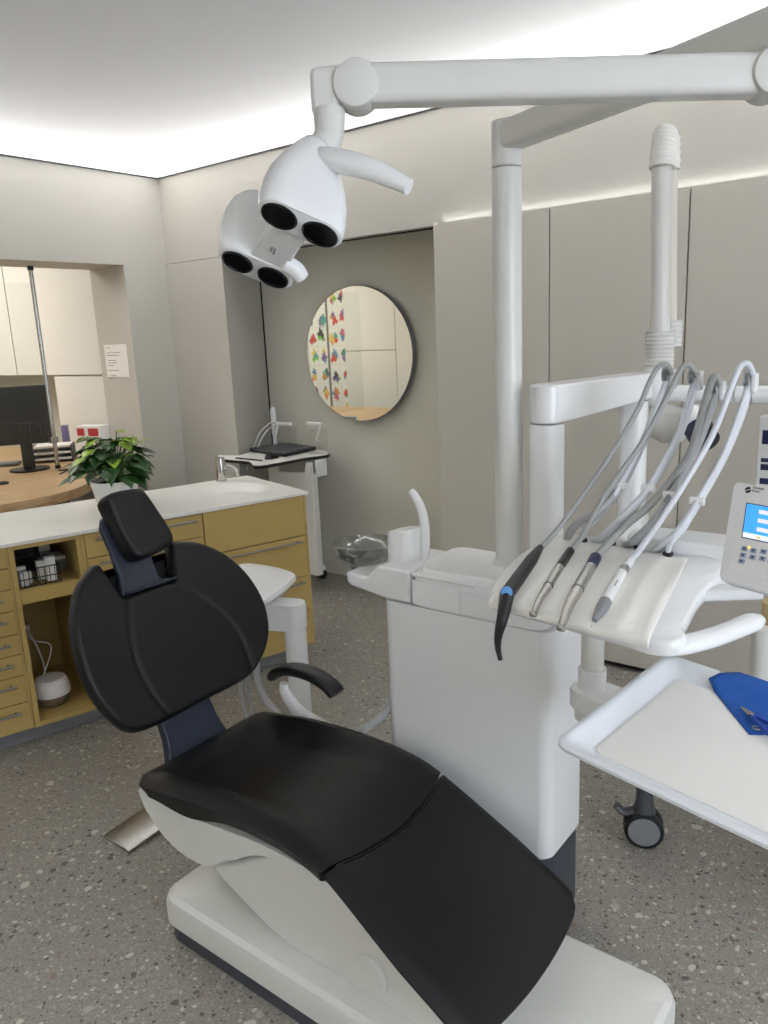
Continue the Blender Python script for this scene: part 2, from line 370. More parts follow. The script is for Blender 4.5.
# reception room seen through the opening
st('wall_reception_far', B().box((-8.2, 0.1, 0), (-8.1, 4.2, 2.7)), 'wall')
st('wall_reception_back', B().box((-8.2, 3.50, 0), (-4.77, 3.6, 2.7)), 'niche')
st('wall_reception_front', B().box((-8.2, 0.1, 0), (-4.77, 0.2, 2.7)), 'wall')
st('ceiling_reception', B().box((-8.2, 0.1, 2.66), (-4.77, 3.6, 2.72)), 'white_matte')
t = thing('wall_cabinet', 'white wall cabinet behind the steel post, right of its twin', 'cabinet', (-5.38, 3.3, 1.415), 'white cabinets over the desk')
B().box((-5.957, 3.12, 1.42), (-4.785, 3.5, 2.5)).build('carcass', 'white_matte', t)
B().box((-5.95, 3.10, 1.418), (-4.79, 3.12, 2.5)).build('door', 'white_matte', t, bevel=0.002)
t = thing('wall_cabinet', 'white wall cabinet at the left picture edge, over the monitor', 'cabinet', (-6.55, 3.3, 1.415), 'white cabinets over the desk')
B().box((-7.15, 3.12, 1.42), (-5.963, 3.5, 2.5)).build('carcass', 'white_matte', t)
B().box((-7.14, 3.10, 1.418), (-5.967, 3.12, 2.5)).build('door', 'white_matte', t, bevel=0.002)
t = thing('tall_cabinet', 'white cabinet door standing right of the monitor under the wall cabinet', 'cabinet', (-5.1, 3.3, 0))
B().box((-5.44, 3.12, 0), (-4.785, 3.495, 1.412)).build('carcass', 'niche', t)
B().box((-5.435, 3.10, 0.02), (-4.79, 3.12, 1.406)).build('door', 'white_matte', t, bevel=0.002)

# ------------------------------------------------------------------ desk and what is on it
t = thing('reception_desk', 'oak reception desk with a rounded edge in the wall opening', 'desk', (-5.4, 2.3, 0))
out = sm([(-4.52, 2.98), (-4.25, 2.68), (-4.02, 2.43), (-3.89, 2.25), (-3.845, 2.03), (-3.86, 1.8), (-3.95, 1.4), (-4.2, 1.05), (-4.8, 0.95), (-6.2, 1.0), (-6.3, 1.4), (-6.3, 2.6), (-6.2, 3.07), (-5.5, 3.08), (-4.95, 3.08)], 4)
B().prism(out, 0.800, 0.855).build('desktop', 'wood', t, bevel=0.004)
b = B(); b.box((-4.08, 1.3, 0.0), (-4.04, 2.3, 0.80)); b.build('front_panel', 'taupe', t)
b = B(); b.box((-6.2, 1.2, 0.0), (-6.16, 3.0, 0.80)); b.build('side_panel', 'wood', t)
DZ = 0.855
# screen post
pt = at_z(30, 266, 2.1)
t = thing('screen_post', 'slim grey metal post between desk and opening lintel holding a clear screen', 'post', (pt.x, pt.y, DZ))
B().cyl((pt.x, pt.y, DZ + 0.02), (pt.x, pt.y, 2.075), 0.013).build('post', 'steel', t)
B().cyl((pt.x, pt.y, DZ), (pt.x, pt.y, DZ + 0.022), 0.017).build('foot', 'blackp', t)
B().cyl((pt.x, pt.y, 2.075), (pt.x, pt.y, 2.1), 0.018).build('cap', 'blackp', t)
B().box((pt.x - 0.02, pt.y - 0.03, 1.02), (pt.x + 0.018, pt.y + 0.02, 1.06)).build('clip', 'steel', t, bevel=0.004)
B().box((pt.x - 0.003, pt.y - 1.1, 0.9), (pt.x + 0.003, pt.y - 0.01, 2.0)).build('screen_pane', 'pane', t)
# monitor
mp = at_z(30, 470, DZ)
t = thing('computer_monitor', 'black computer monitor seen from behind on the oak desk', 'monitor', (mp.x, mp.y, DZ))
e1 = V((0.55, 0.83, 0)).normalized(); e1 = V((0.60, 0.80, 0)); nrm = V((0.80, -0.60, 0))   # screen runs along e1, its back faces the treatment room
B().lathe([(0.001, 0), (0.12, 0), (0.12, 0.012), (0.03, 0.018)], (mp.x, mp.y, DZ)).build('base', 'blackp', t)
b = B().frame(mp, e1, -nrm, EZ); b.prism([(-0.035, -0.015), (0.035, -0.015), (0.035, 0.02), (-0.035, 0.02)], 0.01, 0.30); b.build('neck', 'blackp', t, bevel=0.006)
b = B().frame(mp, e1, -nrm, EZ); b.box((-0.42, 0.05, 0.16), (0.17, 0.085, 0.53)); b.build('screen_housing', 'blackp', t, bevel=0.012)
b = B().frame(mp, e1, -nrm, EZ); b.box((-0.19, 0.02, 0.22), (0.09, 0.05, 0.30)); b.build('mount', 'blackp', t, bevel=0.006)
b = B().frame(mp, e1, -nrm, EZ); b.box((-0.41, 0.0848, 0.175), (0.16, 0.0865, 0.52)); b.build('screen', 'inkd', t)
kp = at_z(4, 466, DZ)
t = thing('keyboard', 'dark keyboard on the desk at the left picture edge, left of the monitor foot', 'keyboard', kp)
b = B().frame(kp, e1, -nrm, EZ); b.box((-0.30, -0.06, 0.004), (0.10, 0.08, 0.018)); b.build('housing', 'dgrey', t, bevel=0.004)
b = B().frame(kp, e1, -nrm, EZ)
for i in range(12):
    for j in range(4): b.box((-0.29 + i * 0.032, -0.052 + j * 0.031, 0.018), (-0.262 + i * 0.032, -0.026 + j * 0.031, 0.023))
b.build('keys', 'grey', t)
rp = at_z(3, 484, DZ)
tag(B().lathe([(0.030, 0), (0.034, 0.006), (0.030, 0.012), (0.022, 0.012), (0.018, 0.006), (0.022, 0.0), (0.030, 0)], rp).build('cable_grommet', 'blackp'), 'small black ring on the desk near the left picture edge', 'ring')
# paper trays, box, small black device
pp_ = at_z(58, 462, DZ)
t = thing('letter_tray', 'pile of white sheets in a flat tray behind the steel post', 'tray', pp_)
b = B().frame(pp_, e1, -nrm, EZ)
for k in range(3): b.box((-0.16, 0.0, 0.012 + k * 0.04), (0.10, 0.20, 0.018 + k * 0.04))
for x in (-0.155, 0.095):
    b.box((x - 0.005, 0.0, 0), (x + 0.005, 0.2, 0.11))
b.build('rack', 'dgrey', t)
b = B().frame(pp_, e1, -nrm, EZ)
for k in range(3): b.box((-0.14, -0.01, 0.0185 + k * 0.04), (0.09, 0.19, 0.032 + k * 0.04))
b.build('sheets', 'paper', t)
bp = at_z(92, 462, DZ)
t = thing('glove_box', 'white and red cardboard box on the desk behind the plant', 'box', bp)
b = B().frame(bp, V((0.98, 0.2, 0)).normalized(), V((-0.2, 0.98, 0)).normalized(), EZ); b.box((-0.12, 0, 0.0), (0.10, 0.10, 0.24)); b.build('carton', 'paper', t, bevel=0.002)
b = B().frame(bp, V((0.98, 0.2, 0)).normalized(), V((-0.2, 0.98, 0)).normalized(), EZ); b.box((-0.10, -0.001, 0.175), (-0.035, 0.001, 0.225)); b.box((0.0, -0.001, 0.175), (0.09, 0.001, 0.225)); b.build('red_print', 'red', t)
bp = at_z(64.5, 461, DZ)
bp = bp + V((-0.16, 0.12, 0))
tag(B().frame(bp, e1, -nrm, EZ).box((-0.02, 0, 0), (0.02, 0.10, 0.22)).build('file_folder', 'purple', bevel=0.003), 'lilac file folder standing upright right of the monitor', 'folder')
bp = at_z(84, 470, DZ)
t = thing('desk_phone', 'small black device with a cable on the desk beside the plant', 'device', bp)
B().frame(bp, e1, -nrm, EZ).box((-0.05, 0, 0), (0.06, 0.10, 0.06)).build('housing', 'blackp', t, bevel=0.008)
a0 = at_z(60, 474, DZ + 0.004)
B().tube(spline([bp + V((-0.03, 0.0, 0.01)), bp + V((-0.12, -0.10, 0.006)), (a0 + bp) / 2 + V((-0.1, 0.02, 0)), a0], 6), 0.004, 6).build('cable', 'inkd', t)
bp = at_z(8, 501, 0.80); bp.x = max(bp.x, -3.775)
t = thing('storage_box', 'white box standing between desk and counter at the left picture edge', 'box', (bp.x, bp.y, 0))
B().box((bp.x - 0.05, bp.y - 0.2, 0.0), (bp.x + 0.05, bp.y + 0.07, 0.80)).build('box_body', 'paper', t, bevel=0.003)
B().box((bp.x - 0.053, bp.y - 0.203, 0.76), (bp.x + 0.053, bp.y + 0.073, 0.803)).build('lid', 'white', t, bevel=0.003)
# notice on the cheek of the opening
pa, pb = at_y(104, 345, 3.069), at_y(130, 377, 3.069)
t = thing('paper_notice', 'white paper notice taped to the cheek of the wall opening', 'notice', (pa.x, 3.069, pb.z))
B().box((pa.x, 3.0665, pb.z), (pb.x, 3.0695, pa.z)).build('sheet', 'paper', t)
b = B()
for k, (w, x0) in enumerate([(0.05, 0.02), (0, 0), (0.155, 0.02), (0.14, 0.02), (0, 0), (0.09, 0.03), (0.10, 0.03), (0.06, 0.03), (0, 0), (0.12, 0.02), (0, 0), (0.06, 0.04), (0.05, 0.02)]):
    if w: b.box((pa.x + x0, 3.0655, pa.z - 0.022 - k * 0.0165), (pa.x + x0 + w, 3.0667, pa.z - 0.018 - k * 0.0165))
b.build('printed_lines', 'ink', t)

# children's drawings and closets on the reception wall, visible in the mirror
t = thing('closet', 'pale cream closet front reflected in the round mirror', 'closet', (-5.27, 0.3, 0))
B().box((-5.76, 0.205, 0), (-4.78, 0.29, 2.6)).build('carcass', 'niche', t)
for (x0, x1, z0, z1) in ((-5.75, -5.055, 0.02, 1.425), (-5.75, -5.055, 1.435, 2.6), (-5.047, -4.79, 0.02, 2.6)):
    B().box((x0, 0.29, z0), (x1, 0.308, z1)).build('door', 'white_matte', t, bevel=0.002)
PAL = {'pink': rgb(206, 96, 130), 'green': rgb(120, 190, 70), 'blue': rgb(96, 140, 180), 'yellow': rgb(226, 196, 90), 'red': rgb(206, 74, 56), 'purple': rgb(120, 96, 150), 'black': rgb(60, 58, 62), 'orange': rgb(224, 140, 70), 'teal': rgb(90, 160, 150)}
for k, c in PAL.items(): M['crayon_' + k] = mat('crayon_' + k, c, 0.8, noise=0.1)
random.seed(5)
used = set(); keys = list(PAL)
rows = ['top', 'second', 'third', 'fourth', 'fifth', 'sixth', 'bottom']
cols_ = ['nearest the cream closet', 'second from the cream closet', 'third from the cream closet', 'fourth from the cream closet']
for r in range(7):
    for c in range(4):
        x1 = -5.768 - c * 0.147 - (0.025 if c > 1 else 0); z1 = 2.16 - r * 0.222; ks = random.sample(keys, 3)
        t = thing('child_drawing', f"child's {ks[0]} and {ks[1]} drawing seen in the mirror, {rows[r]} row, {cols_[c]}", 'drawing', (x1 - 0.07, 0.206, z1 - 0.21), "children's drawings on the reception wall")
        B().box((x1 - 0.143, 0.2005, z1 - 0.218), (x1, 0.204, z1)).build('sheet', 'paper', t)
        for q in ks:
            cxx = x1 - 0.072 + random.uniform(-0.025, 0.025); czz = z1 - 0.11 + random.uniform(-0.05, 0.05); n = 14; ph = random.random() * 6
            rad = random.uniform(0.034, 0.062)
            pts = [(cxx + rad * (0.7 + 0.45 * math.sin(3 * a + ph) * math.cos(2 * a)) * math.cos(a), czz + rad * 1.2 * (0.75 + 0.4 * math.cos(4 * a + ph)) * math.sin(a)) for a in [2 * PI * i / n for i in range(n)]]
            bb = B().frame(V((0, 0.204, 0)), EX, EZ, -EY); bb.prism(sm(pts, 2), -0.001 - 0.0004 * ks.index(q), 0.0005)
            bb.build('crayon_figure', 'crayon_' + q, t)
b = B(); b.box((-6.084, 0.2, 0.2), (-6.064, 0.215, 2.4)); st('trim_7', b, 'steel')

# ------------------------------------------------------------------ mustard counter
A = V((-2.605, 2.71, 0)); cu = V((-0.285, -0.958, 0)).normalized(); cn = V((-0.958, 0.285, 0)).normalized()   # cu runs left along the front, cn into the depth
def cb(): return B().frame(A, cu, cn, EZ)
def CP(u, v, z): return A + cu * u + cn * v + V((0, 0, z))
def handle(t, u0, u1, z, par):
    bb = cb(); bb.tube([(u0, -0.028, z), (u1, -0.028, z)], 0.0055, 10)
    for u in (u0 + 0.018, u1 - 0.018): bb.tube([(u, 0.0, z), (u, -0.028, z)], 0.0045, 8)
    bb.build('handle', 'handle', par)
TOPZ = 0.866
t = thing('sink_cabinet', 'mustard cabinet under the basin with a blank panel over three wide drawers', 'cabinet', CP(0.27, 0.3, 0.07))
b = cb(); b.box((0.0, 0.0, 0.072), (0.012, 0.62, 0.852)); b.box((0.012, 0.02, 0.072), (0.538, 0.62, 0.79)); b.build('carcass', 'mustard', t)
b = cb(); b.box((0.014, -0.002, 0.651), (0.536, 0.018, 0.849)); b.build('front_panel', 'mustard', t, bevel=0.0015)
for z0, z1 in ((0.441, 0.646), (0.262, 0.436), (0.076, 0.257)):
    b = cb(); b.box((0.014, -0.002, z0), (0.536, 0.018, z1)); d = b.build('drawer', 'mustard', t, bevel=0.0015); handle(t, 0.045, 0.465, z1 - 0.022, d)
t = thing('drawer_cabinet', 'mustard cabinet of six drawers behind the headrest', 'cabinet', CP(0.8, 0.3, 0.07))
b = cb(); b.box((0.542, 0.02, 0.072), (1.076, 0.62, 0.852)); b.box((1.062, 0.0, 0.072), (1.078, 0.62, 0.852)); b.build('carcass', 'mustard', t)
zs = [0.849, 0.742, 0.612, 0.482, 0.352, 0.218, 0.074]
for z1, z0 in zip(zs[:-1], zs[1:]):
    b = cb(); b.box((0.541, -0.002, z0 + 0.002), (1.060, 0.018, z1 - 0.002)); d = b.build('drawer', 'mustard', t, bevel=0.0015); handle(t, 0.575, 1.02, z1 - 0.026, d)
t = thing('open_cabinet', 'mustard open cabinet with one shelf, behind the backrest', 'cabinet', CP(1.21, 0.3, 0.07))
b = cb(); b.box((1.079, 0.0, 0.072), (1.094, 0.60, 0.852)); b.box((1.332, 0.0, 0.072), (1.352, 0.60, 0.852)); b.box((1.094, 0.58, 0.072), (1.332, 0.60, 0.852))
b.box((1.094, 0.0, 0.834), (1.332, 0.60, 0.852)); b.box((1.094, 0.0, 0.072), (1.332, 0.60, 0.092)); b.build('carcass', 'mustard', t)
b = cb(); b.box((1.095, 0.004, 0.604), (1.331, 0.579, 0.662)); b.build('shelf', 'mustard', t, bevel=0.001)
t = thing('narrow_drawer_cabinet', 'mustard cabinet of eight shallow drawers at the left picture edge', 'cabinet', CP(1.6, 0.3, 0.07))
b = cb(); b.box((1.354, 0.02, 0.072), (1.86, 0.62, 0.852)); b.box((1.354, 0.0, 0.072), (1.362, 0.62, 0.852)); b.build('carcass', 'mustard', t)
zs = [0.849, 0.766, 0.678, 0.589, 0.491, 0.405, 0.314, 0.197, 0.074]
for z1, z0 in zip(zs[:-1], zs[1:]):
    b = cb(); b.box((1.363, -0.002, z0 + 0.002), (1.858, 0.018, z1 - 0.002)); d = b.build('drawer', 'mustard', t, bevel=0.0015); handle(t, 1.40, 1.82, z1 - 0.035, d)
tag(cb().box((0.03, 0.05, 0.0), (1.84, 0.58, 0.07)).build('counter_plinth', 'grey', bevel=0.001), 'recessed grey plinth under the mustard counter', 'plinth')
# countertop with a moulded basin
bu, bv = 0.195, 0.35
t = thing('countertop', 'long white solid-surface countertop with a moulded oval basin', 'countertop', CP(0.9, 0.3, 0.854))
def top(u, v):
    U = -0.014 + u * 1.90; Vv = -0.014 + v * 0.674
    q = math.hypot((U - bu) / 0.165, (Vv - bv) / 0.20)
    d = 0.040 * (1 - min(1, max(0, (q - 0.55) / 0.45)) ** 2 * (3 - 2 * min(1, max(0, (q - 0.55) / 0.45)))) if q < 1 else 0
    return (U, Vv, TOPZ - d)
b = cb(); b.grid(top, 190, 68); b.box((-0.014, -0.014, 0.853), (1.886, -0.0139, TOPZ)); b.box((-0.014, -0.014, 0.853), (-0.0139, 0.66, TOPZ)); b.box((-0.014, 0.6599, 0.853), (1.886, 0.66, TOPZ))
b.build('slab', 'solid', t)
dp = at_z(223, 488, TOPZ - 0.03)
du, dv = (dp - A).dot(cu), (dp - A).dot(cn)
b = cb(); b.prism([(du + x, dv + y) for x, y in rrect(-0.022, -0.010, 0.022, 0.010, 0.0095)], TOPZ - 0.045, TOPZ - 0.020); b.build('overflow_slot', 'blackp', t)
fp = CP(0.165, 0.605, TOPZ)
t = thing('basin_tap', 'short chrome tap standing beside the moulded basin', 'tap', fp)
B().lathe([(0.030, 0), (0.030, 0.006), (0.025, 0.010), (0.025, 0.118), (0.024, 0.122), (0.024, 0.128), (0.010, 0.131)], fp).build('body', 'chrome', t)
dirf = (cu * -0.75 - cn * 0.66).normalized(); dirf = V((dirf.x, dirf.y, 0))
B().tube(spline([fp + V((0, 0, 0.07)), fp + dirf * 0.045 + V((0, 0, 0.078)), fp + dirf * 0.085 + V((0, 0, 0.055)), fp + dirf * 0.088 + V((0, 0, 0.025))], 6), 0.013, 12).build('spout', 'chrome', t)
# things in the open cabinet
sh = 0.662
t = thing('wire_basket', 'black wire basket on the open shelf', 'basket', CP(1.24, 0.15, sh))
b = cb()
x0, x1, y0, y1, h = 1.165, 1.326, 0.03, 0.22, 0.075
for z in (sh + 0.003, sh + 0.035, sh + h): b.tube([(x0, y0, z), (x1, y0, z), (x1, y1, z), (x0, y1, z), (x0, y0, z)], 0.0022, 6)
for k in range(9):
    u = x0 + (x1 - x0) * k / 8; b.tube([(u, y0, sh + h), (u, y0, sh + 0.003), (u, y1, sh + 0.003), (u, y1, sh + h)], 0.0015, 6)
b.build('wires', 'blackp', t)
WB = [(1.195, 0.06, 0.036, 0.036, 0.105, 'rightmost of the small white boxes in the wire basket, standing tall'), (1.30, 0.05, 0.034, 0.022, 0.062, 'small white box in the basket beside the cabinet side'),
      (1.285, 0.075, 0.034, 0.022, 0.055, 'small white box in the basket, second from the cabinet side'), (1.30, 0.10, 0.034, 0.022, 0.075, 'small white box in the basket, behind the one at the cabinet side'), (1.225, 0.10, 0.03, 0.03, 0.085, 'small white box in the basket, behind the tallest one')]
for (u, v, w, d, h2, lb) in WB:
    tt = thing('small_box', lb, 'box', CP(u, v, sh + 0.005), 'white boxes in the wire basket')
    cb().box((u - w / 2, v - d / 2, sh + 0.006), (u + w / 2, v + d / 2, sh + h2)).build('carton', 'paper', tt, bevel=0.002)
    cb().box((u - w / 2 - 0.0005, v - d / 2 - 0.0005, sh + h2 * 0.82), (u + w / 2 + 0.0005, v + d / 2 + 0.0005, sh + h2 + 0.001)).build('lid', 'white', tt, bevel=0.001)
t = thing('instrument_case', 'black case with a handle behind the wire basket', 'case', CP(1.27, 0.32, sh))
cb().box((1.20, 0.26, sh), (1.325, 0.42, sh + 0.13)).build('case_body', 'blackp', t, bevel=0.008)
b = cb(); b.tube([(1.22, 0.258, sh + 0.08), (1.22, 0.24, sh + 0.08), (1.30, 0.24, sh + 0.08), (1.30, 0.258, sh + 0.08)], 0.005, 8); b.build('handle', 'dgrey', t)
for u, v, h2, lb in ((1.166, 0.32, 0.11, 'taller grey carton behind the basket on the open shelf'), (1.119, 0.26, 0.06, 'lower grey carton by the right side of the open shelf')):
    tt = thing('grey_carton', lb, 'box', CP(u, v, sh), 'grey cartons on the open shelf')
    cb().box((u - 0.022, v - 0.05, sh), (u + 0.022, v + 0.05, sh + h2)).build('carton', 'grey', tt, bevel=0.002)
    cb().box((u - 0.0225, v - 0.051, sh + h2 * 0.75), (u + 0.0225, v + 0.051, sh + h2 + 0.001)).build('lid', 'niche', tt, bevel=0.001)
dfp = at_z(54, 702, 0.092); dfu, dfv = (dfp - A).dot(cu), max(0.09, (dfp - A).dot(cn))
t = thing('aroma_diffuser', 'round white and taupe diffuser at the bottom of the open cabinet', 'diffuser', CP(dfu, dfv, 0.092))
c0 = CP(dfu, dfv, 0.092)
B().lathe([(0.055, 0), (0.068, 0.012), (0.078, 0.045), (0.078, 0.048)], c0, seg=32).build('base', 'taupe', t)
B().lathe([(0.078, 0.048), (0.076, 0.075), (0.066, 0.108), (0.058, 0.118), (0.03, 0.121), (0.001, 0.121)], c0, seg=32).build('dome', 'white', t)
B().tube(spline([c0 + cu * 0.05 + V((0, 0, 0.02)) + cn * 0.06, CP(dfu + 0.03, 0.18, 0.20), CP(dfu - 0.03, 0.20, 0.33), CP(dfu + 0.03, 0.26, 0.36), CP(dfu + 0.06, 0.4, 0.40)], 8), 0.003, 6).build('cable', 'white', t)
t = thing('cable_adapter', 'white plug adapter hanging at the back of the open cabinet', 'adapter', CP(1.27, 0.5, 0.34))
cb().box((1.24, 0.46, 0.33), (1.30, 0.575, 0.37)).build('housing', 'white_matte', t, bevel=0.006)
B().tube(spline([CP(1.255, 0.46, 0.345), CP(1.235, 0.40, 0.28), CP(1.225, 0.36, 0.21), CP(1.23, 0.32, 0.16)], 6), 0.004, 6).build('cable', 'white', t)

# ------------------------------------------------------------------ potted plant
pc = at_z(118, 509, TOPZ)
t = thing('potted_plant', 'leafy plant with lime bracts in a white pot on the counter', 'plant', pc)
B().lathe([(0.001, 0), (0.078, 0), (0.082, 0.006), (0.106, 0.135), (0.109, 0.14), (0.102, 0.14), (0.098, 0.12), (0.001, 0.12)], pc, seg=36).build('pot', 'pot', t)
B().lathe([(0.001, 0.122), (0.06, 0.126), (0.0985, 0.121)], pc, seg=20).build('soil', 'soil', t)
def leaf(bb, base, d, length, width, droop):
    d = V(d).normalized(); side = d.cross(EZ).normalized(); up = side.cross(d)
    n = 7; rows_ = []
    for i in range(n + 1):
        s_ = i / n; w = width * (math.sin(PI * min(1, s_ * 0.85 + 0.12)) ** 0.8) * (1 - s_ ** 3)
        c = base + d * length * s_ + EZ * (-droop * s_ * s_ * length)
        rows_.append((c - side * w + up * 0.18 * w, c, c + side * w + up * 0.18 * w))
    vs = [[bb.v(p) for p in r] for r in rows_]
    for a, b_ in zip(vs[:-1], vs[1:]):
        for k in range(2): bb.face([a[k], a[k + 1], b_[k + 1], b_[k]])
random.seed(11)
bs, bl, b2 = B(), B(), B()
for i in range(70):
    a = random.random() * 2 * PI; R_ = random.uniform(0.03, 0.16); hh_ = 0.335 - 0.9 * R_ + random.uniform(-0.04, 0.03)
    tip = pc + V((math.cos(a) * R_, math.sin(a) * R_, max(0.15, hh_)))
    bs.tube(spline([pc + V((math.cos(a) * 0.03, math.sin(a) * 0.03, 0.12)), (pc + tip) / 2 + V((0, 0, 0.09)), tip], 4), 0.0022, 6)
    leaf(bl, tip, (math.cos(a), math.sin(a), random.uniform(-0.7, 0.1)), random.uniform(0.08, 0.125), random.uniform(0.034, 0.05), random.uniform(0.1, 0.4))
for i in range(24):
    a = random.random() * 2 * PI; R_ = random.uniform(0.02, 0.15)
    tip = pc + V((math.cos(a) * R_, math.sin(a) * R_, random.uniform(0.25, 0.37)))
    bs.tube(spline([pc + V((0, 0, 0.12)), (pc + tip) / 2 + V((0, 0, 0.07)), tip], 4), 0.0022, 6)
    leaf(b2, tip, (math.cos(a), math.sin(a), random.uniform(-0.5, 0.5)), random.uniform(0.055, 0.09), random.uniform(0.026, 0.038), 0.2)
bl.build('foliage', 'leaf', t, solid=0.0008); b2.build('lime_bracts', 'leaf2', t, solid=0.0008); bs.build('stems', 'stem', t)

# ------------------------------------------------------------------ laptop cart in the niche
TZ = 0.88
cf = at_z(324, 578, 0)
t = thing('laptop_cart', 'white rolling cart with a black-edged top in the wall niche', 'cart', (-3.56, 3.50, 0))
q = [at_z(330, 453, TZ), at_z(258, 465.5, TZ), at_z(248, 461, TZ), at_z(222, 458.5, TZ), at_z(221, 454, TZ), at_z(262, 449, TZ), at_z(300, 446, TZ)]
outl = [(p.x, p.y) for p in q]
outl = sm([outl[0], ((outl[0][0] * 0.6 + outl[1][0] * 0.4), (outl[0][1] * 0.6 + outl[1][1] * 0.4)), outl[1], outl[2], outl[3], outl[4], outl[5], outl[6]], 4)
outl = [(max(x, -3.81 - (y - 3.40) * 0.30) if y > 3.345 else x, y) for x, y in outl]
def inset(o, f):
    cx_ = sum(p[0] for p in o) / len(o); cy_ = sum(p[1] for p in o) / len(o); return [(cx_ + (x - cx_) * f, cy_ + (y - cy_) * f) for x, y in o]
B().prism(inset(outl, 0.985), TZ - 0.004, TZ).build('top', 'white_matte', t)
B().prism(outl, TZ - 0.022, TZ - 0.004).build('edge_band', 'blackp', t, bevel=0.002)
pL, pR = at_y(240, 470, 3.42), at_y(312, 470, 3.42)
b = B().frame(V((0, 3.42, 0)), EX, EZ, EY)
xL, xR = at_y(268, 470, 3.42).x, at_y(311, 470, 3.42).x
b.prism([(xL, 0.14), (xR, 0.14), (xR, TZ - 0.022), (xR - 0.04, TZ - 0.022), (xR - 0.06, TZ - 0.09), (xL + 0.09, TZ - 0.09), (xL + 0.07, TZ - 0.022), (xL, TZ - 0.022)], 0, 0.02)
b.build('front_panel', 'white_matte', t, bevel=0.004)
B().box((xL + 0.05, 3.445, 0.12), (xR - 0.02, 3.50, TZ - 0.10)).build('column', 'offwhite', t, bevel=0.01)
x2 = at_y(326, 470, 3.50).x
B().box((xR - 0.045, 3.50, TZ - 0.13), (x2 - 0.075, 3.60, TZ - 0.022)).build('side_box', 'white', t, bevel=0.012)
for (sx, sy) in ((cf.x, cf.y - 0.02), (cf.x - 0.42, cf.y - 0.02), (cf.x, 3.36), (cf.x - 0.42, 3.36)):
    c = V((cf.x - 0.21, 3.52, 0.13)); e = V((sx, sy, 0.085))
    lg = B().tube(spline([c, (c + e) / 2 + V((0, 0, 0.02)), e, e + V((0, 0, -0.02))], 5), 0.022, 10, 0.8).build('leg', 'white', t)
    for k in (-0.014, 0.014): B().lathe([(0.030, -0.008), (0.033, 0), (0.030, 0.008)], V((sx + k, sy, 0.034)), EX, 18).build('caster', 'blackp', lg)
lp = at_z(283, 458, TZ)
t = thing('laptop', 'closed black laptop on the white cart', 'laptop', lp)
ql = [at_z(250, 452, TZ), at_z(284, 457.5, TZ), at_z(316, 450.5, TZ), at_z(283, 446, TZ)]
b = B(); b.prism([(p.x, p.y) for p in ql], TZ + 0.004, TZ + 0.016); b.build('base', 'blackp', t, bevel=0.003)
b = B(); b.prism([(p.x, p.y) for p in ql], TZ + 0.017, TZ + 0.028); b.build('lid', 'dgrey', t, bevel=0.003)
mp2 = at_z(272, 458.5, TZ)
b = B()
b.loft([[mp2 + V((math.cos(a) * 0.034 * f, math.sin(a) * 0.055 * f, z)) for a in [2 * PI * k / 16 for k in range(16)]] for f, z in ((0.95, 0.0), (1, 0.012), (0.85, 0.026), (0.5, 0.034), (0.05, 0.036))])
tag(b.build('computer_mouse', 'blackp'), 'black computer mouse in front of the closed laptop', 'mouse')
pa, pb = at_z(236, 458, TZ + 0.005), at_z(262, 460.5, TZ + 0.005)
tag(B().tube([pa, pb], 0.005, 8).build('pen', 'inkd'), 'slim black pen lying near the front edge of the cart', 'pen')
for (px, lb) in ((288, 'clear acrylic holder with a white bar, left one behind the laptop'), (318, 'clear acrylic holder with a white bar, right one at the cart corner')):
    a = at_y(px - 6, 424, 3.62 if px < 300 else 3.60); w = 0.085; s_ = 1 if px > 300 else -1
    t = thing('acrylic_holder', lb, 'holder', (a.x, a.y, TZ), 'clear holders on the laptop cart')
    B().box((a.x - 0.03, a.y - 0.02, TZ), (a.x + 0.08, a.y + 0.05, TZ + 0.155)).build('clear_box', 'glass', t)
    B().box((a.x - 0.04, a.y - 0.012, a.z - 0.006), (a.x + w, a.y + 0.012, a.z + 0.012)).build('bar', 'white', t, bevel=0.003)
    b0 = a.x + (w - 0.01 if s_ > 0 else -0.03)
    B().tube([(b0, a.y, a.z), (b0 - 0.045, a.y - 0.005, a.z - 0.10)], 0.008, 8).build('stay', 'white', t)
pw = at_y(275, 440, 3.70); zt = at_y(275, 407, 3.70).z
t = thing('scanner_wand', 'upright white scanner wand with looped white cables at the niche corner', 'scanner', (pw.x, 3.70, TZ))
B().lathe([(0.03, 0), (0.03, 0.02), (0.014, 0.03), (0.014, 0.09)], (pw.x, 3.70, TZ)).build('cradle', 'white', t)
B().lathe([(0.012, 0.085), (0.019, 0.10), (0.019, zt - TZ - 0.02), (0.012, zt - TZ)], (pw.x, 3.70, TZ)).build('wand', 'white', t)
for k in range(2):
    pts = [at_y(277 + 2 * k, 422, 3.69), at_y(270, 423 + 5 * k, 3.66), at_y(260 + 3 * k, 433 + 3 * k, 3.60), at_y(254 + 4 * k, 446 + k, 3.55), at_y(250 + 5 * k, 453, 3.50), at_y(247 + 6 * k, 470, 3.45)]
    B().tube(spline(pts, 6), 0.004, 6).build('cable', 'white', t)

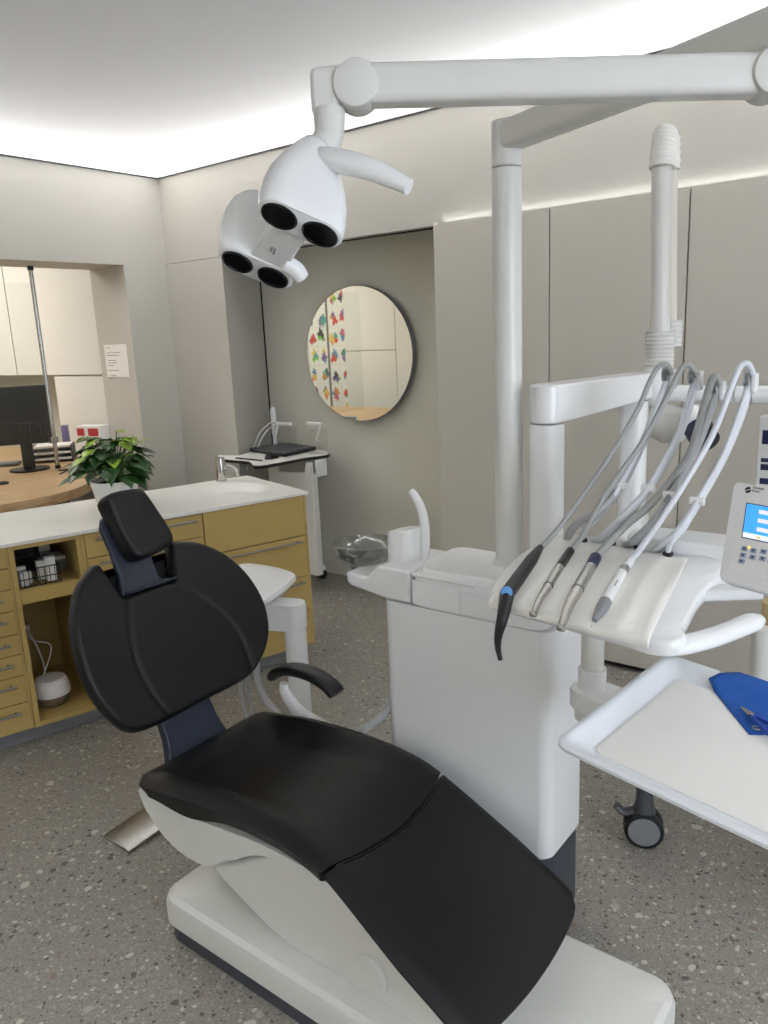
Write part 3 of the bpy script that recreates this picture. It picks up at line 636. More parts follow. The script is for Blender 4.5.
# ------------------------------------------------------------------ round mirror
mc = V((-3.112, 3.785, 1.487)); mr = 0.412
ma_ = math.radians(2.0); mn = V((-math.sin(ma_), math.cos(ma_), 0))          # hung a touch askew: its left edge stands further off the wall
t = thing('round_mirror', 'large round mirror on the niche wall', 'mirror', (mc.x, 3.84, mc.z - mr))
B().lathe([(mr, 0.0), (mr + 0.001, 0.002), (mr + 0.001, 0.030), (mr - 0.002, 0.032)], mc, mn, 96).build('rim', 'grey', t, angle=50)
B().lathe([(mr - 0.003, -0.0012), (mr - 0.003, 0.0006)], mc, mn, 96).build('glass', 'mirror', t)
B().lathe([(0.22, 0.030), (0.22, 0.055)], mc, mn, 40).build('mount', 'dgrey', t)

# ------------------------------------------------------------------ dental chair
yc = 1.30
t = thing('dental_chair', 'black upholstered dental chair on a white base', 'dental chair', (-1.1, yc, 0)); CH = t
def xs_(pts, n): return pts
# base plinth: charcoal skirt and white shell with a sloping shoulder
out = rrect(-1.672, 1.052, -0.415, 1.548, 0.06, 8)
B().prism(inset(out, 0.985), 0.0, 0.055).build('skirt', 'skirt', t)
o1 = rrect(-1.675, 1.048, -0.41, 1.552, 0.06, 8)
def ins(o, d):
    cx_, cy_ = -1.0275, 1.3015; return [(x - math.copysign(min(d, abs(x - cx_)), x - cx_), y - math.copysign(min(d, abs(y - cy_)), y - cy_)) for x, y in o]
b = B(); b.loft([[(x, y, z) for x, y in ins(o1, d)] for d, z in ((0, 0.05), (0, 0.105), (0.005, 0.122), (0.018, 0.132), (0.08, 0.137), (0.095, 0.137), (0.2, 0.137))]); b.build('base_shell', 'offwhite', t, angle=30)
# lift arm between base and seat
prof = [(-1.50, 0.245), (-1.40, 0.30), (-1.27, 0.375), (-1.17, 0.39), (-1.05, 0.37), (-0.95, 0.32), (-0.84, 0.25), (-0.80, 0.20), (-0.80, 0.132), (-1.05, 0.132), (-1.25, 0.137), (-1.43, 0.20)]
b = B().frame(V((0, 0, 0)), EX, EZ, -EY); b.prism(sm(prof, 4), -1.47, -1.115); b.build('lift_arm', 'offwhite', t, bevel=0.018)
pc_ = at_y(375, 975, 1.112)
B().lathe([(0.048, -0.01), (0.048, 0.006), (0.043, 0.012), (0.03, 0.0125)], V((-0.965, 1.112, 0.200)), -EY, 32).build('pivot_cap', 'offwhite', t)
# seat shell
prof = [(-1.755, 0.40), (-1.745, 0.36), (-1.70, 0.30), (-1.63, 0.262), (-1.55, 0.25), (-1.48, 0.262), (-1.40, 0.315), (-1.31, 0.375), (-1.22, 0.40), (-1.08, 0.385), (-0.95, 0.315), (-0.72, 0.20), (-0.70, 0.235), (-0.95, 0.38), (-1.05, 0.415), (-1.25, 0.425), (-1.45, 0.405), (-1.6, 0.395), (-1.70, 0.40)]
b = B().frame(V((0, 0, 0)), EX, EZ, -EY)
ps = sm(prof, 3)
b.loft([[(p[0], p[1] + (0.012 if k in (0, 3) and p[1] < 0.33 else 0), -y) for p in ps] for k, y in enumerate((1.085, 1.10, 1.50, 1.515))]); b.build('seat_shell', 'offwhite', t)
# seat and leg rest cushion: profile along x, width across y
TOP = [(-1.765, 0.415), (-1.75, 0.450), (-1.69, 0.462), (-1.60, 0.474), (-1.50, 0.488), (-1.40, 0.500), (-1.28, 0.506), (-1.17, 0.503), (-1.10, 0.492), (-1.04, 0.472), (-0.97, 0.435), (-0.88, 0.383), (-0.80, 0.338), (-0.72, 0.292), (-0.66, 0.256)]
def prof_at(x):
    for (xa, za), (xb, zb) in zip(TOP[:-1], TOP[1:]):
        if xa <= x <= xb: return za + (zb - za) * (x - xa) / (xb - xa)
    return TOP[0][1] if x < TOP[0][0] else TOP[-1][1] + (TOP[-1][1] - TOP[-2][1]) / (TOP[-1][0] - TOP[-2][0]) * (x - TOP[-1][0])
def sz(x): return sum(prof_at(x + d) for d in (-0.03, -0.015, 0, 0.015, 0.03)) / 5
def hw(x):
    w = 0.243
    if x > -1.02: w = 0.243 + 0.016 * min(1, (x + 1.02) / 0.2)
    if x < -1.70: w = 0.238 - 0.02 * ((-1.70 - x) / 0.06) ** 2
    return w
def cushion(xa, xb, n, thick, dish):
    rings = []
    for i in range(n + 1):
        x = xa + (xb - xa) * i / n; w = hw(x); z = sz(x); e = 0.022
        s_ = (sz(x + 0.01) - sz(x - 0.01)) / 0.02; nx = V((-s_, 0, 1)).normalized()
        up = []
        m = 20
        for j in range(m + 1):
            v_ = -1 + 2 * j / m
            edge = max(0, (abs(v_) - 0.86) / 0.14); dz = -0.020 * edge ** 2.2
            bol = 0.0
            if dish: 
                bol = dish(x, v_)
            up.append(V((x, yc + w * v_, z)) + nx * (dz + bol))
        lo = []
        for j in range(m + 1):
            v_ = 1 - 2 * j / m; edge = max(0, (abs(v_) - 0.86) / 0.14)
            lo.append(V((x, yc + (w - 0.012) * v_, z)) - nx * (thick + (0.026 * math.exp(-((x + 1.53) / 0.12) ** 2) if dish else 0.0) - 0.012 * edge ** 2))
        rings.append(up + lo)
    return rings
def dish(x, v_):
    # shallow seat pan with raised side bolsters, deepest towards the back
    k = max(0.0, min(1.0, (-1.06 - x) / 0.25)) * max(0.0, min(1.0, (x + 1.77) / 0.10))
    a = abs(v_); s_ = 1 / (1 + math.exp((a - 0.66) / 0.032))
    g = math.exp(-((x + 1.52) / 0.15) ** 2)
    return -k * (0.024 + 0.026 * g) * s_ + 0.010 * k * math.exp(-((a - 0.82) / 0.10) ** 2) * (0.5 + g)
XS = -1.03
def seamx(v_): return -1.041 + 0.040 * (1 - v_ * v_)
r1 = cushion(-1.762, -1.045, 44, 0.062, dish)
# bend the front end of the seat and the back end of the leg rest to the curved seam
def bend(rings, lo, hi, at_end):
    n = len(rings)
    for i, r in enumerate(rings):
        f = max(0, (i / (n - 1) - 0.75) / 0.25) if at_end else max(0, 1 - (i / (n - 1)) / 0.25)
        for k, p in enumerate(r):
            v_ = max(-1, min(1, (p.y - yc) / 0.243)); dx = f * (seamx(v_) - (-1.041))
            z0 = sz(p.x); r[k] = V((p.x + dx, p.y, p.z + sz(p.x + dx) - z0))
    return rings
B().loft(bend(r1, 0, 0, True)).build('seat', 'black', t, angle=60, bevel=0.006)
r2 = cushion(-1.0395, -0.66, 30, 0.045, None)
r2 = bend(r2, 0, 0, False)
N2 = len(r2)
tip = [(-0.741, 1.0), (-0.70, 0.985), (-0.672, 0.86), (-0.655, 0.6), (-0.648, 0.25), (-0.647, 0.0)]
def endx(v_):
    a = abs(v_); return -0.630 - 0.022 * a ** 2 - 0.030 * max(0, (a - 0.75) / 0.25) ** 2.5
for i, r in enumerate(r2):
    f = max(0, (i / (N2 - 1) - 0.6) / 0.4)
    for k, p in enumerate(r):
        v_ = max(-1, min(1, (p.y - yc) / 0.245)); dx = f * (endx(v_) + 0.66); z0 = sz(p.x); r[k] = V((p.x + dx, p.y, p.z + sz(p.x + dx) - z0))
B().loft(r2).build('leg_rest', 'black', t, angle=60, bevel=0.006)
sp = [V((seamx(v_) + 0.001, yc + 0.24 * v_, sz(seamx(v_)) - 0.001 - 0.012 * max(0, (abs(v_) - 0.82) / 0.11) ** 2)) for v_ in [(-1 + 2 * j / 24) * 0.93 for j in range(25)]]
B().tube(sp, 0.0026, 8).build('seam_piping', 'black', t)
# stitched welt round the seat pan
# backrest: traced outline on a reclining plane
P0 = V((-1.75, 1.30, 0.55)); sl = V((-0.42, 0, 1)).normalized(); bn_ = V((sl.z, 0, -sl.x))   # faces +x
ol = [(-0.212, 0.022), (-0.262, 0.085), (-0.292, 0.18), (-0.290, 0.285), (-0.270, 0.365), (-0.224, 0.441), (-0.165, 0.485), (-0.140, 0.494), (-0.128, 0.485), (-0.115, 0.44), (-0.098, 0.392), (-0.085, 0.383), (0.0, 0.383), (0.075, 0.383), (0.090, 0.392), (0.100, 0.44), (0.112, 0.488), (0.134, 0.496), (0.22, 0.470), (0.295, 0.406), (0.345, 0.318), (0.364, 0.214), (0.342, 0.117), (0.285, 0.05), (0.208, 0.014), (0.04, 0.010), (-0.118, 0.006)]
ol = sm(ol, 4)
YO = 0.0
def bz(a, s_):   # gentle concave dish of the front and stitched seams
    r = abs((a - 0.03) / 0.33); d = 0.030 * r ** 2.2
    return d
def back_ring(scale_d, off):
    ca, cs = 0.035, 0.2
    res = []
    n = len(ol)
    for i, (a, s_) in enumerate(ol):
        p0 = V((ol[i - 1][0], ol[i - 1][1])); p1 = V((ol[(i + 1) % n][0], ol[(i + 1) % n][1])); tg = (p1 - p0).normalized(); nn = V((tg.y, -tg.x))
        q_ = V((a, s_)) + (-nn) * scale_d * SGN
        res.append(P0 + EY * q_.x + sl * q_.y + bn_ * (off + bz(q_.x, q_.y)))
    return res
area_ = sum(ol[i - 1][0] * ol[i][1] - ol[i][0] * ol[i - 1][1] for i in range(len(ol)))
SGN = 1 if area_ > 0 else -1
import mathutils
bb = B()
rings = [back_ring(d, o) for d, o in ((0.030, -0.062), (0.010, -0.056), (0.0, -0.036), (0.001, -0.018), (0.006, -0.007), (0.014, -0.001))]
bb.loft(rings, True, False)
# front face: fill inside the last ring with a fine grid (constrained triangulation)
inner = []
n = len(ol)
for i, (a, s_) in enumerate(ol):
    p0 = V((ol[i - 1][0], ol[i - 1][1])); p1 = V((ol[(i + 1) % n][0], ol[(i + 1) % n][1])); tg = (p1 - p0).normalized(); nn = V((tg.y, -tg.x)); inner.append(V((a, s_)) - nn * 0.014 * SGN)
def inside(p, poly):
    c = False; j = len(poly) - 1
    for i in range(len(poly)):
        a, b_ = poly[i], poly[j]
        if (a.y > p.y) != (b_.y > p.y) and p.x < (b_.x - a.x) * (p.y - a.y) / (b_.y - a.y) + a.x: c = not c
        j = i
    return c
def seam_l(s_): return -0.075 - 0.055 * (1 - ((s_ - 0.19) / 0.19) ** 2)
def seam_r(s_): return 0.235 - 0.17 * max(0, (s_ - 0.10) / 0.28) ** 2.2
pts2 = list(inner)
g = 0.0075
for i in range(int(0.7 / g)):
    for j in range(int(0.52 / g)):
        p = V((-0.32 + i * g, 0.0 + j * g))
        if inside(p, inner) and min((p - q_).length for q_ in inner) > g * 0.6: pts2.append(p)
edges_ = [(i, (i + 1) % n) for i in range(n)]
vv, ee, ff, *_ = mathutils.geometry.delaunay_2d_cdt(pts2, edges_, [], 1, 1e-6)
def front_off(a, s_):
    o_ = -0.001 + bz(a, s_)
    for sx_ in (seam_l(s_), seam_r(s_)):
        if s_ < 0.385: o_ -= 0.0045 * math.exp(-((a - sx_) / 0.007) ** 2)
    for zc in (0.225, 0.245): o_ -= 0.0015 * math.exp(-((s_ - zc - 0.05 * (a - 0.05)) / 0.005) ** 2) * math.exp(-((a - 0.05) / 0.06) ** 2)
    return o_
mv = [bb.v(P0 + EY * p.x + sl * p.y + bn_ * front_off(p.x, p.y)) for p in vv]
for f in ff: bb.face([mv[k] for k in f])
bmesh.ops.remove_doubles(bb.bm, verts=bb.bm.verts, dist=0.0006)
bb.build('backrest', 'black', t, angle=55)
# navy support plate behind the backrest down to the seat
bb = B().frame(P0, EY, sl, bn_)
bb.prism(sm([(-0.09, -0.16), (0.11, -0.16), (0.105, -0.05), (0.10, 0.05), (0.13, 0.22), (0.08, 0.32), (-0.07, 0.32), (-0.10, 0.22), (-0.085, 0.05), (-0.085, -0.05)], 4), -0.095, -0.062); bb.build('back_support', 'navy', t, bevel=0.006)
# headrest neck and pad
hs = [(0.012 - 0.075, 0.36), (0.012 + 0.085, 0.36), (0.085, 0.45), (0.088, 0.52), (0.075, 0.60), (-0.075, 0.60), (-0.088, 0.52), (-0.07, 0.45)]
bb = B().frame(P0, EY, sl, bn_)
bb.prism(sm([(-0.070, 0.372), (0.10, 0.372), (0.104, 0.392), (0.058, 0.402), (0.052, 0.43), (0.055, 0.49), (0.085, 0.53), (0.09, 0.62), (-0.062, 0.62), (-0.070, 0.52), (-0.072, 0.44)], 3), -0.046, -0.026)
bb.prism([(-0.078, 0.3835), (0.096, 0.3835), (0.096, 0.392), (-0.078, 0.392)], -0.060, -0.002)
bb.build('headrest_neck', 'navy', t, bevel=0.005)
hd = []
H0 = P0 + sl * 0.565
hc = sm([(-0.080, 0.115), (0.022, 0.117), (0.052, 0.085), (0.085, -0.01), (0.088, -0.058), (0.06, -0.078), (-0.025, -0.090), (-0.058, -0.075), (-0.072, -0.02), (-0.082, 0.06)], 4)
def hring(f, o_): return [P0 + EY * (0.022 + (x - 0.004) * f) + sl * (0.558 + (y - 0.015) * f + 0.015) + bn_ * (o_ + 0.02 * (y / 0.1) ** 2 * 0.4) for x, y in hc]
B().loft([hring(f, o_) for f, o_ in ((0.80, -0.035), (0.97, -0.028), (1.0, -0.005), (1.0, 0.018), (0.975, 0.03), (0.92, 0.037), (0.8, 0.038), (0.55, 0.034), (0.25, 0.033))]).build('headrest', 'black', t, angle=60)
# armrest
ya = 1.60
arm_p = [at_y(272, 672, ya), at_y(278, 667, ya), at_y(292, 665, ya), at_y(312, 670, ya), at_y(330, 681, ya), at_y(339, 691, ya)]
ar = B(); pts = spline(arm_p, 5); nA = len(pts); rg = []
for i, p in enumerate(pts):
    tg = (pts[min(i + 1, nA - 1)] - pts[max(i - 1, 0)]).normalized(); up = EY.cross(tg); up = up if up.z > 0 else -up
    w = 0.030; h = 0.017 * (0.75 if i in (0, nA - 1) else 1)
    rg.append([p + EY * w * math.copysign(abs(math.cos(a)) ** 0.6, math.cos(a)) + up * (h * math.copysign(abs(math.sin(a)) ** 0.6, math.sin(a)) - 0.014) for a in [2 * PI * k / 16 for k in range(16)]])
ar.loft(rg); ap = ar.build('armrest_pad', 'blackp', t, angle=60)
asup = [at_y(284, 683, ya), at_y(285, 692, ya), at_y(293, 705, ya), at_y(304, 716, ya), at_y(316, 724, ya), at_y(330, 732, 1.52)]
B().tube(spline(asup, 5), lerps([0.016, 0.021, 0.025, 0.027, 0.029, 0.029], 5), 12, 0.7).build('armrest_bracket', 'white', t)

# steel plate behind the chair
t = thing('floor_plate', 'brushed steel wedge plate on the floor behind the chair base', 'plate', (-2.15, 1.45, 0))
b = B(); 
for_y = [1.185, 1.75]
b.loft([[(-2.195, y, 0), (-2.045, y, 0), (-2.045, y, 0.028 if y > 1.3 else 0.010), (-2.07, y, 0.034 if y > 1.3 else 0.014), (-2.195, y, 0.026 if y > 1.3 else 0.008)] for y in (1.20, 1.42, 1.75)])
b.build('plate', 'steel', t, bevel=0.003)

# ------------------------------------------------------------------ treatment unit
UY0, UY1 = 1.639, 1.855
t = thing('treatment_unit', 'white treatment unit with a glass spittoon bowl beside the chair', 'dental unit', (-1.04, 1.75, 0))
B().prism(rrect(-1.29, UY0 + 0.006, -0.790, UY1, 0.04, 8), 0, 0.26).build('skirt', 'skirt', t)
o = rrect(-1.305, UY0, -0.785, UY1 + 0.005, 0.035, 8)
b = B(); b.loft([[(x, y, z) for x, y in inset(o, f)] for f, z in ((0.975, 0.226), (0.995, 0.231), (1, 0.24), (1, 0.868))]); b.build('body', 'white', t, angle=30)
b = B(); b.loft([[(x, y, z) for x, y in inset(rrect(-1.20, UY0 - 0.004, -0.800, UY1 + 0.02, 0.04, 8), f)] for f, z in ((1, 0.872), (1, 0.95), (0.99, 0.962), (0.965, 0.966))]); b.build('deck', 'white', t, angle=30)
def front_px(px, py): p = at_y(px, py, UY0 - 0.005); return p.x, p.z
for nm, poly in (('drawer_front', [(415, 578), (459, 588), (459, 613), (413, 602)]), ('drawer_front', [(462, 592), (511, 604), (512, 626), (462, 615)])):
    pz = [front_px(*p) for p in poly]
    x0 = min(p[0] for p in pz); x1 = max(p[0] for p in pz); z0 = min(p[1] for p in pz); z1 = max(p[1] for p in pz)
    B().box((x0, UY0 - 0.008, max(0.876, z0)), (x1, UY0 - 0.0035, min(0.947, z1))).build(nm, 'white', t, bevel=0.002)
b = B().frame(V((0, 0, 0)), EX, EZ, EY)
b.prism([(-1.432, 0.930), (-1.430, 0.900), (-1.415, 0.890), (-1.29, 0.872), (-1.203, 0.872), (-1.203, 0.966), (-1.312, 0.966), (-1.35, 0.930), (-1.365, 0.926)], UY0 - 0.002, UY1 + 0.01); b.build('spittoon_block', 'white', t, bevel=0.008)
bcn = V((-1.437, 1.745, 0.905))
bcn = V((-1.405, 1.75, 0.930))
bo = at_y(365, 545, 1.75); bcn = V((bo.x, 1.75, 0.925))
B().lathe([(0.001, 0.0), (0.05, 0.0), (0.072, 0.010), (0.092, 0.035), (0.098, 0.066), (0.095, 0.067), (0.089, 0.036), (0.07, 0.014), (0.05, 0.005), (0.001, 0.005)], bcn, seg=40).build('glass_bowl', 'bowl', t)
B().lathe([(0.045, -0.02), (0.05, -0.001), (0.001, -0.001)], bcn, seg=24).build('bowl_drain', 'grey', t)
ta, tb_ = at_y(393, 545, 1.74), at_y(419, 545, 1.74); tx = (ta.x + tb_.x) / 2; tw = (tb_.x - ta.x) / 2
b = B(); b.loft([[(tx + tw * 1.0 * f * math.copysign(abs(math.cos(a)) ** 0.55, math.cos(a)), 1.745 + 0.05 * f * math.copysign(abs(math.sin(a)) ** 0.55, math.sin(a)), z + (0.018 * (0.5 - 0.5 * math.cos(a + 0.4)) * -1 if z > 1.0 else 0)) for a in [2 * PI * k / 28 for k in range(28)]] for f, z in ((1.05, 0.955), (1.0, 0.98), (0.98, 1.055), (0.93, 1.062))]); b.build('cup_filler', 'white', t)
sp = [at_y(421, 562, 1.76), at_y(424, 545, 1.76), at_y(424.5, 525, 1.76), at_y(421, 508, 1.76), at_y(415, 496, 1.76), at_y(411, 491, 1.76)]
B().tube(spline(sp, 5), lerps([0.020, 0.017, 0.014, 0.013, 0.012, 0.010], 5), 14).build('water_spout', 'white', t)
# raised tray lid on the deck
lid = [at_z(*p, 0.975) for p in ((418, 572), (440, 553), (462, 549), (500, 553), (545, 558), (548, 575), (520, 588), (488, 587))]
b = B(); lo_ = sm([(max(-1.195, min(-0.805, p.x)), max(1.642, min(1.87, p.y))) for p in lid], 4); b.loft([[(x, y, z) for x, y in inset(lo_, f)] for f, z in ((1.0, 0.964), (0.99, 0.978), (0.96, 0.983), (0.9, 0.981))]); b.build('tray_lid', 'white', t)
ha, hb = at_y(415, 573, UY0 - 0.006), at_y(459, 582, UY0 - 0.006)
B().tube([(-1.185, UY0 - 0.006, 0.962), (-0.99, UY0 - 0.006, 0.962)], 0.006, 10).build('lid_grip', 'white', t)
# grey hose from the unit to the chair
B().tube(spline([at_y(396, 690, 1.70), at_y(389, 706, 1.66), at_y(380, 718, 1.63), at_y(366, 728, 1.58), at_y(350, 740, 1.5)], 6), 0.013, 12).build('supply_hose', 'hosed', t)

# ------------------------------------------------------------------ operating lamp on its pole
t = thing('operating_lamp', 'white operating lamp with four black lenses on a two-part arm and tall pole', 'lamp', (-0.988, 1.80, 0.965)); LA = t
pxy = V((-0.981, 1.80, 0))
B().cyl(pxy + V((0, 0, 0.966)), pxy + V((0, 0, 1.980)), 0.0365, 32).build('pole', 'offwhite', t)
B().lathe([(0.046, 0.965), (0.046, 0.985), (0.038, 0.995)], pxy).build('pole_collar', 'offwhite', t)
ad = V((0.911, -0.411, 0)).normalized(); an = V((-ad.y, ad.x, 0))
def barprof(bb, p0, p1, w, h, r=0.012):
    d = (p1 - p0).normalized(); s_ = d.cross(EZ).normalized(); u = s_.cross(d)
    o_ = rrect(-w, -h, w, h, r, 4)
    bb.loft([[p + s_ * x + u * y for x, y in o_] for p in (p0, p1)])
b = B(); b.cyl(pxy + V((0, 0, 1.982)), pxy + V((0, 0, 2.088)), 0.0375, 32); b.build('pole_head', 'offwhite', t, bevel=0.006)
el = pxy + ad * 0.72
b = B(); barprof(b, pxy + V((0, 0, 2.052)), el + V((0, 0, 2.052)) + ad * 0.06, 0.032, 0.033, 0.014); b.build('swing_arm', 'offwhite', t)
E1 = el + V((0, 0, 1.984)); E0 = at_d(345, 87, 1.30)
B().cyl(el + V((0, 0, 1.98)), el + V((0, 0, 2.04)), 0.03, 24).build('elbow_pin', 'offwhite', t)
b = B(); barprof(b, E0, E1, 0.028, 0.031, 0.012); b.build('spring_arm', 'offwhite', t)
sd = (E1 - E0).normalized(); sn = sd.cross(EZ).normalized()
for P in (E0 + sd * 0.020 - EZ * 0.002, E1 - sd * 0.010):
    B().lathe([(0.036, -0.034), (0.038, -0.029), (0.038, 0.029), (0.036, 0.034), (0.031, 0.036)], P, sn, 36).build('arm_joint', 'offwhite', t)
K = at_d(331, 92, 1.30)
b = B(); b.frame(E0, sd, sn, EZ)
b.loft([[(x, w * 0.028, z) for x, z in ((-0.056, -0.050), (-0.016, -0.050), (-0.010, -0.030), (0.02, -0.030), (0.02, 0.032), (-0.056, 0.024))] for w in (-1, 1)]); b.build('knuckle', 'offwhite', t, bevel=0.010)
nk = spline([at_d(329, 112, 1.30), at_d(329.5, 125, 1.30), at_d(328, 138, 1.30), at_d(320, 152, 1.29)], 5)
B().tube(nk, lerps([0.027, 0.026, 0.025, 0.026], 5), 20).build('neck', 'offwhite', t)
# head: built on the plane of the lenses
n_cam = V((-0.274, 0.921, -0.274)).normalized(); LN = (RM @ n_cam).normalized()
L0 = at_d(279, 245, 1.27)
c1 = at_plane(280, 214.5, L0, LN); c2 = at_plane(320.5, 232.5, L0, LN); c3 = at_plane(238, 260.5, L0, LN); c4 = at_plane(273.5, 276, L0, LN)
e1 = ((c2 - c1) + (c4 - c3)).normalized(); e1 = (e1 - LN * e1.dot(LN)).normalized(); e2 = LN.cross(e1)
def lp_(p): d = p - L0; return d.dot(e1), d.dot(e2)
def hull2(cs, r, n=40):
    # rounded stadium around the listed circle centres
    pts = [(c[0] + r * math.cos(2 * PI * k / n), c[1] + r * math.sin(2 * PI * k / n)) for c in cs for k in range(n)]
    pts = sorted(set(pts)); 
    def half(P):
        h = []
        for p in P:
            while len(h) > 1 and (h[-1][0] - h[-2][0]) * (p[1] - h[-2][1]) - (h[-1][1] - h[-2][1]) * (p[0] - h[-2][0]) <= 0: h.pop()
            h.append(p)
        return h[:-1]
    return half(pts) + half(pts[::-1])
def resamp(P, n=48):
    L_ = [0]
    for i in range(len(P)): a, c = P[i], P[(i + 1) % len(P)]; L_.append(L_[-1] + math.hypot(a[0] - c[0], a[1] - c[1]))
    out = []
    for k in range(n):
        s_ = L_[-1] * k / n; i = max(j for j in range(len(P)) if L_[j] <= s_); a, c = P[i], P[(i + 1) % len(P)]; f = (s_ - L_[i]) / max(1e-9, L_[i + 1] - L_[i]); out.append((a[0] + (c[0] - a[0]) * f, a[1] + (c[1] - a[1]) * f))
    return out
def pod(name, ca, cbb, r, apex, prof):
    o_ = resamp(hull2([ca, cbb], r)); cx_ = (ca[0] + cbb[0]) / 2; cy_ = (ca[1] + cbb[1]) / 2
    d = apex - L0; ax_, ay_, az_ = d.dot(e1), d.dot(e2), d.dot(-LN)
    bb = B().frame(L0, e1, e2, -LN); rg = []
    for t_, f, rd in prof:
        k = max(0.0, t_); X = cx_ + (ax_ - cx_) * k; Y = cy_ + (ay_ - cy_) * k
        rg.append([(X + ((x - cx_) * (1 - rd) + rd * r * 1.2 * math.cos(math.atan2(y - cy_, x - cx_))) * f, Y + ((y - cy_) * (1 - rd) + rd * r * 1.2 * math.sin(math.atan2(y - cy_, x - cx_))) * f, az_ * t_) for x, y in o_])
    bb.loft(rg); return bb.build(name, 'white', LA, angle=60)
q1, q2, q3, q4 = map(lp_, (c1, c2, c3, c4))
nkp = lp_(at_plane(320, 150, L0, LN))
podA = pod('lamp_pod', q1, q2, 0.036, at_d(316, 143, 1.27), [(-0.02, 0.96, 0), (0.0, 1.0, 0), (0.12, 1.03, 0), (0.30, 1.05, 0.1), (0.48, 1.02, 0.25), (0.64, 0.92, 0.45), (0.78, 0.80, 0.7), (0.90, 0.66, 0.9), (0.97, 0.52, 1.0), (1.0, 0.3, 1.0)])
podB = pod('lamp_pod', q3, q4, 0.035, at_d(258, 194, 1.36), [(-0.02, 0.96, 0), (0.0, 1.0, 0), (0.15, 1.03, 0), (0.40, 1.03, 0.1), (0.62, 0.95, 0.3), (0.80, 0.80, 0.5), (0.92, 0.58, 0.8), (0.98, 0.35, 1.0), (1.0, 0.12, 1.0)])
bb = B().frame(L0, e1, e2, -LN)
ma = ((q1[0] + q2[0]) / 2, (q1[1] + q2[1]) / 2); mb = ((q3[0] + q4[0]) / 2, (q3[1] + q4[1]) / 2)
o_ = resamp([(q1[0] + 0.004, q1[1]), (q3[0] + 0.01, q3[1]), (q4[0] + 0.012, q4[1]), (q2[0] - 0.012, q2[1])])
ocx = sum(p[0] for p in o_) / len(o_); ocy = sum(p[1] for p in o_) / len(o_)
bb.loft([[(ocx + (x - ocx) * f, ocy + (y - ocy) * f, z) for x, y in o_] for f, z in ((0.98, 0.0), (1, 0.004), (0.98, 0.03), (0.85, 0.05))]); bb.build('lamp_bridge', 'white', LA, bevel=0.004)
for (q_, r_) in ((q1, 0.0295), (q2, 0.0295), (q3, 0.0285), (q4, 0.0285)):
    c = L0 + e1 * q_[0] + e2 * q_[1]
    ln = B().lathe([(r_, -0.004), (r_, 0.0025), (r_ * 0.95, 0.0045), (r_ * 0.90, 0.0035), (r_ * 0.88, 0.0015)], c + LN * 0.002, LN, 40).build('lens', 'lens', LA, angle=20)
lgp = at_plane(275, 247, L0, LN) + LN * 0.0022
text_mesh(None, 'dentsply\nSirona', lgp, e2 * -1, e1, LN, 0.006, 'maker_lettering', 'ink', LA)
# handles
h1 = spline([at_d(318, 157, 1.24), at_d(335, 160, 1.22), at_d(360, 166, 1.20), at_d(385, 175, 1.19), at_d(409, 187, 1.18)], 6)
B().tube(h1, lerps([0.016, 0.0185, 0.0175, 0.016, 0.0125], 6), 16).build('grip', 'white', LA)
h2 = spline([at_d(285, 262, 1.32), at_d(296, 270, 1.33), at_d(302, 278, 1.34)], 6)
B().tube(h2, lerps([0.014, 0.015, 0.013], 6), 14).build('grip', 'white', LA)

# ------------------------------------------------------------------ instrument table on its bracket
t = thing('instrument_table', 'white instrument table with cream mat and touch panel on a bracket arm', 'instrument table', (-0.874, 1.80, 0.966)); IT = t
c0 = V((-0.872, 1.80, 0))
o_ = rrect(-0.040, -0.040, 0.040, 0.040, 0.028, 6)
def colm(name, c, z0, z1, k=1.0): return B().loft([[(c.x + x * k, c.y + y * k, z) for x, y in o_] for z in (z0, z1)]).build(name, 'white', IT, bevel=0.003)
colm('support_column', c0, 0.966, 1.363)
pd = V((-0.795, 2.20, 0)); dv_ = (pd - c0).normalized(); sv = V((dv_.y, -dv_.x, 0))
b = B(); o2 = [(-0.048, -0.04)]
b.frame(c0, dv_, sv, EZ)
pr = [(x, y) for x, y in rrect(-0.042, -0.043, 0.465, 0.043, 0.042, 8)]
nA = len(pr)
b.loft([[(x, y, (1.366 if x < 0.05 else 1.39) if lo else 1.462) for x, y in pr] for lo in (1, 0)])
b.build('support_arm', 'white', IT, bevel=0.006)
colm('drop_post', pd, 1.02, 1.385, 0.92)
b = B(); barprof(b, pd + V((0, 0.03, 1.03)), V((-0.60, 1.66, 1.045)), 0.04, 0.03, 0.015); b.build('table_arm', 'white', IT)
# tabletop plane: front edge 1.06 m up, rising to the back
TA = at_z(490, 600, 1.06); TB = at_z(645, 648, 1.06); TC = at_z(640, 541, 1.125)
TN = (TB - TA).cross(TC - TA).normalized(); TN = TN if TN.z > 0 else -TN
te1 = (TB - TA).normalized(); te2 = TN.cross(te1)
if te2.y < 0: te2 = -te2
def tp(px, py): p = at_plane(px, py, TA, TN) - TA; return p.dot(te1), p.dot(te2)
def T3(a, c, h=0): return TA + te1 * a + te2 * c + TN * h
outl = [tp(*p) for p in ((490, 598), (493, 583), (506, 566), (527, 549), (553, 536), (585, 535), (620, 539), (660, 545), (700, 554), (725, 562), (728, 572), (712, 582), (698, 596), (688, 615), (682, 628), (686, 636), (670, 642), (648, 640), (625, 633), (590, 624), (545, 611), (506, 601))]
b = B().frame(TA, te1, te2, TN); so = sm(outl, 4)
b.loft([[(x, y, z) for x, y in inset(so, f)] for f, z in ((0.94, -0.034), (0.985, -0.030), (1.0, -0.018), (1.0, -0.008), (0.99, -0.001), (0.975, 0.001))]); b.build('tabletop', 'white', IT, angle=50)
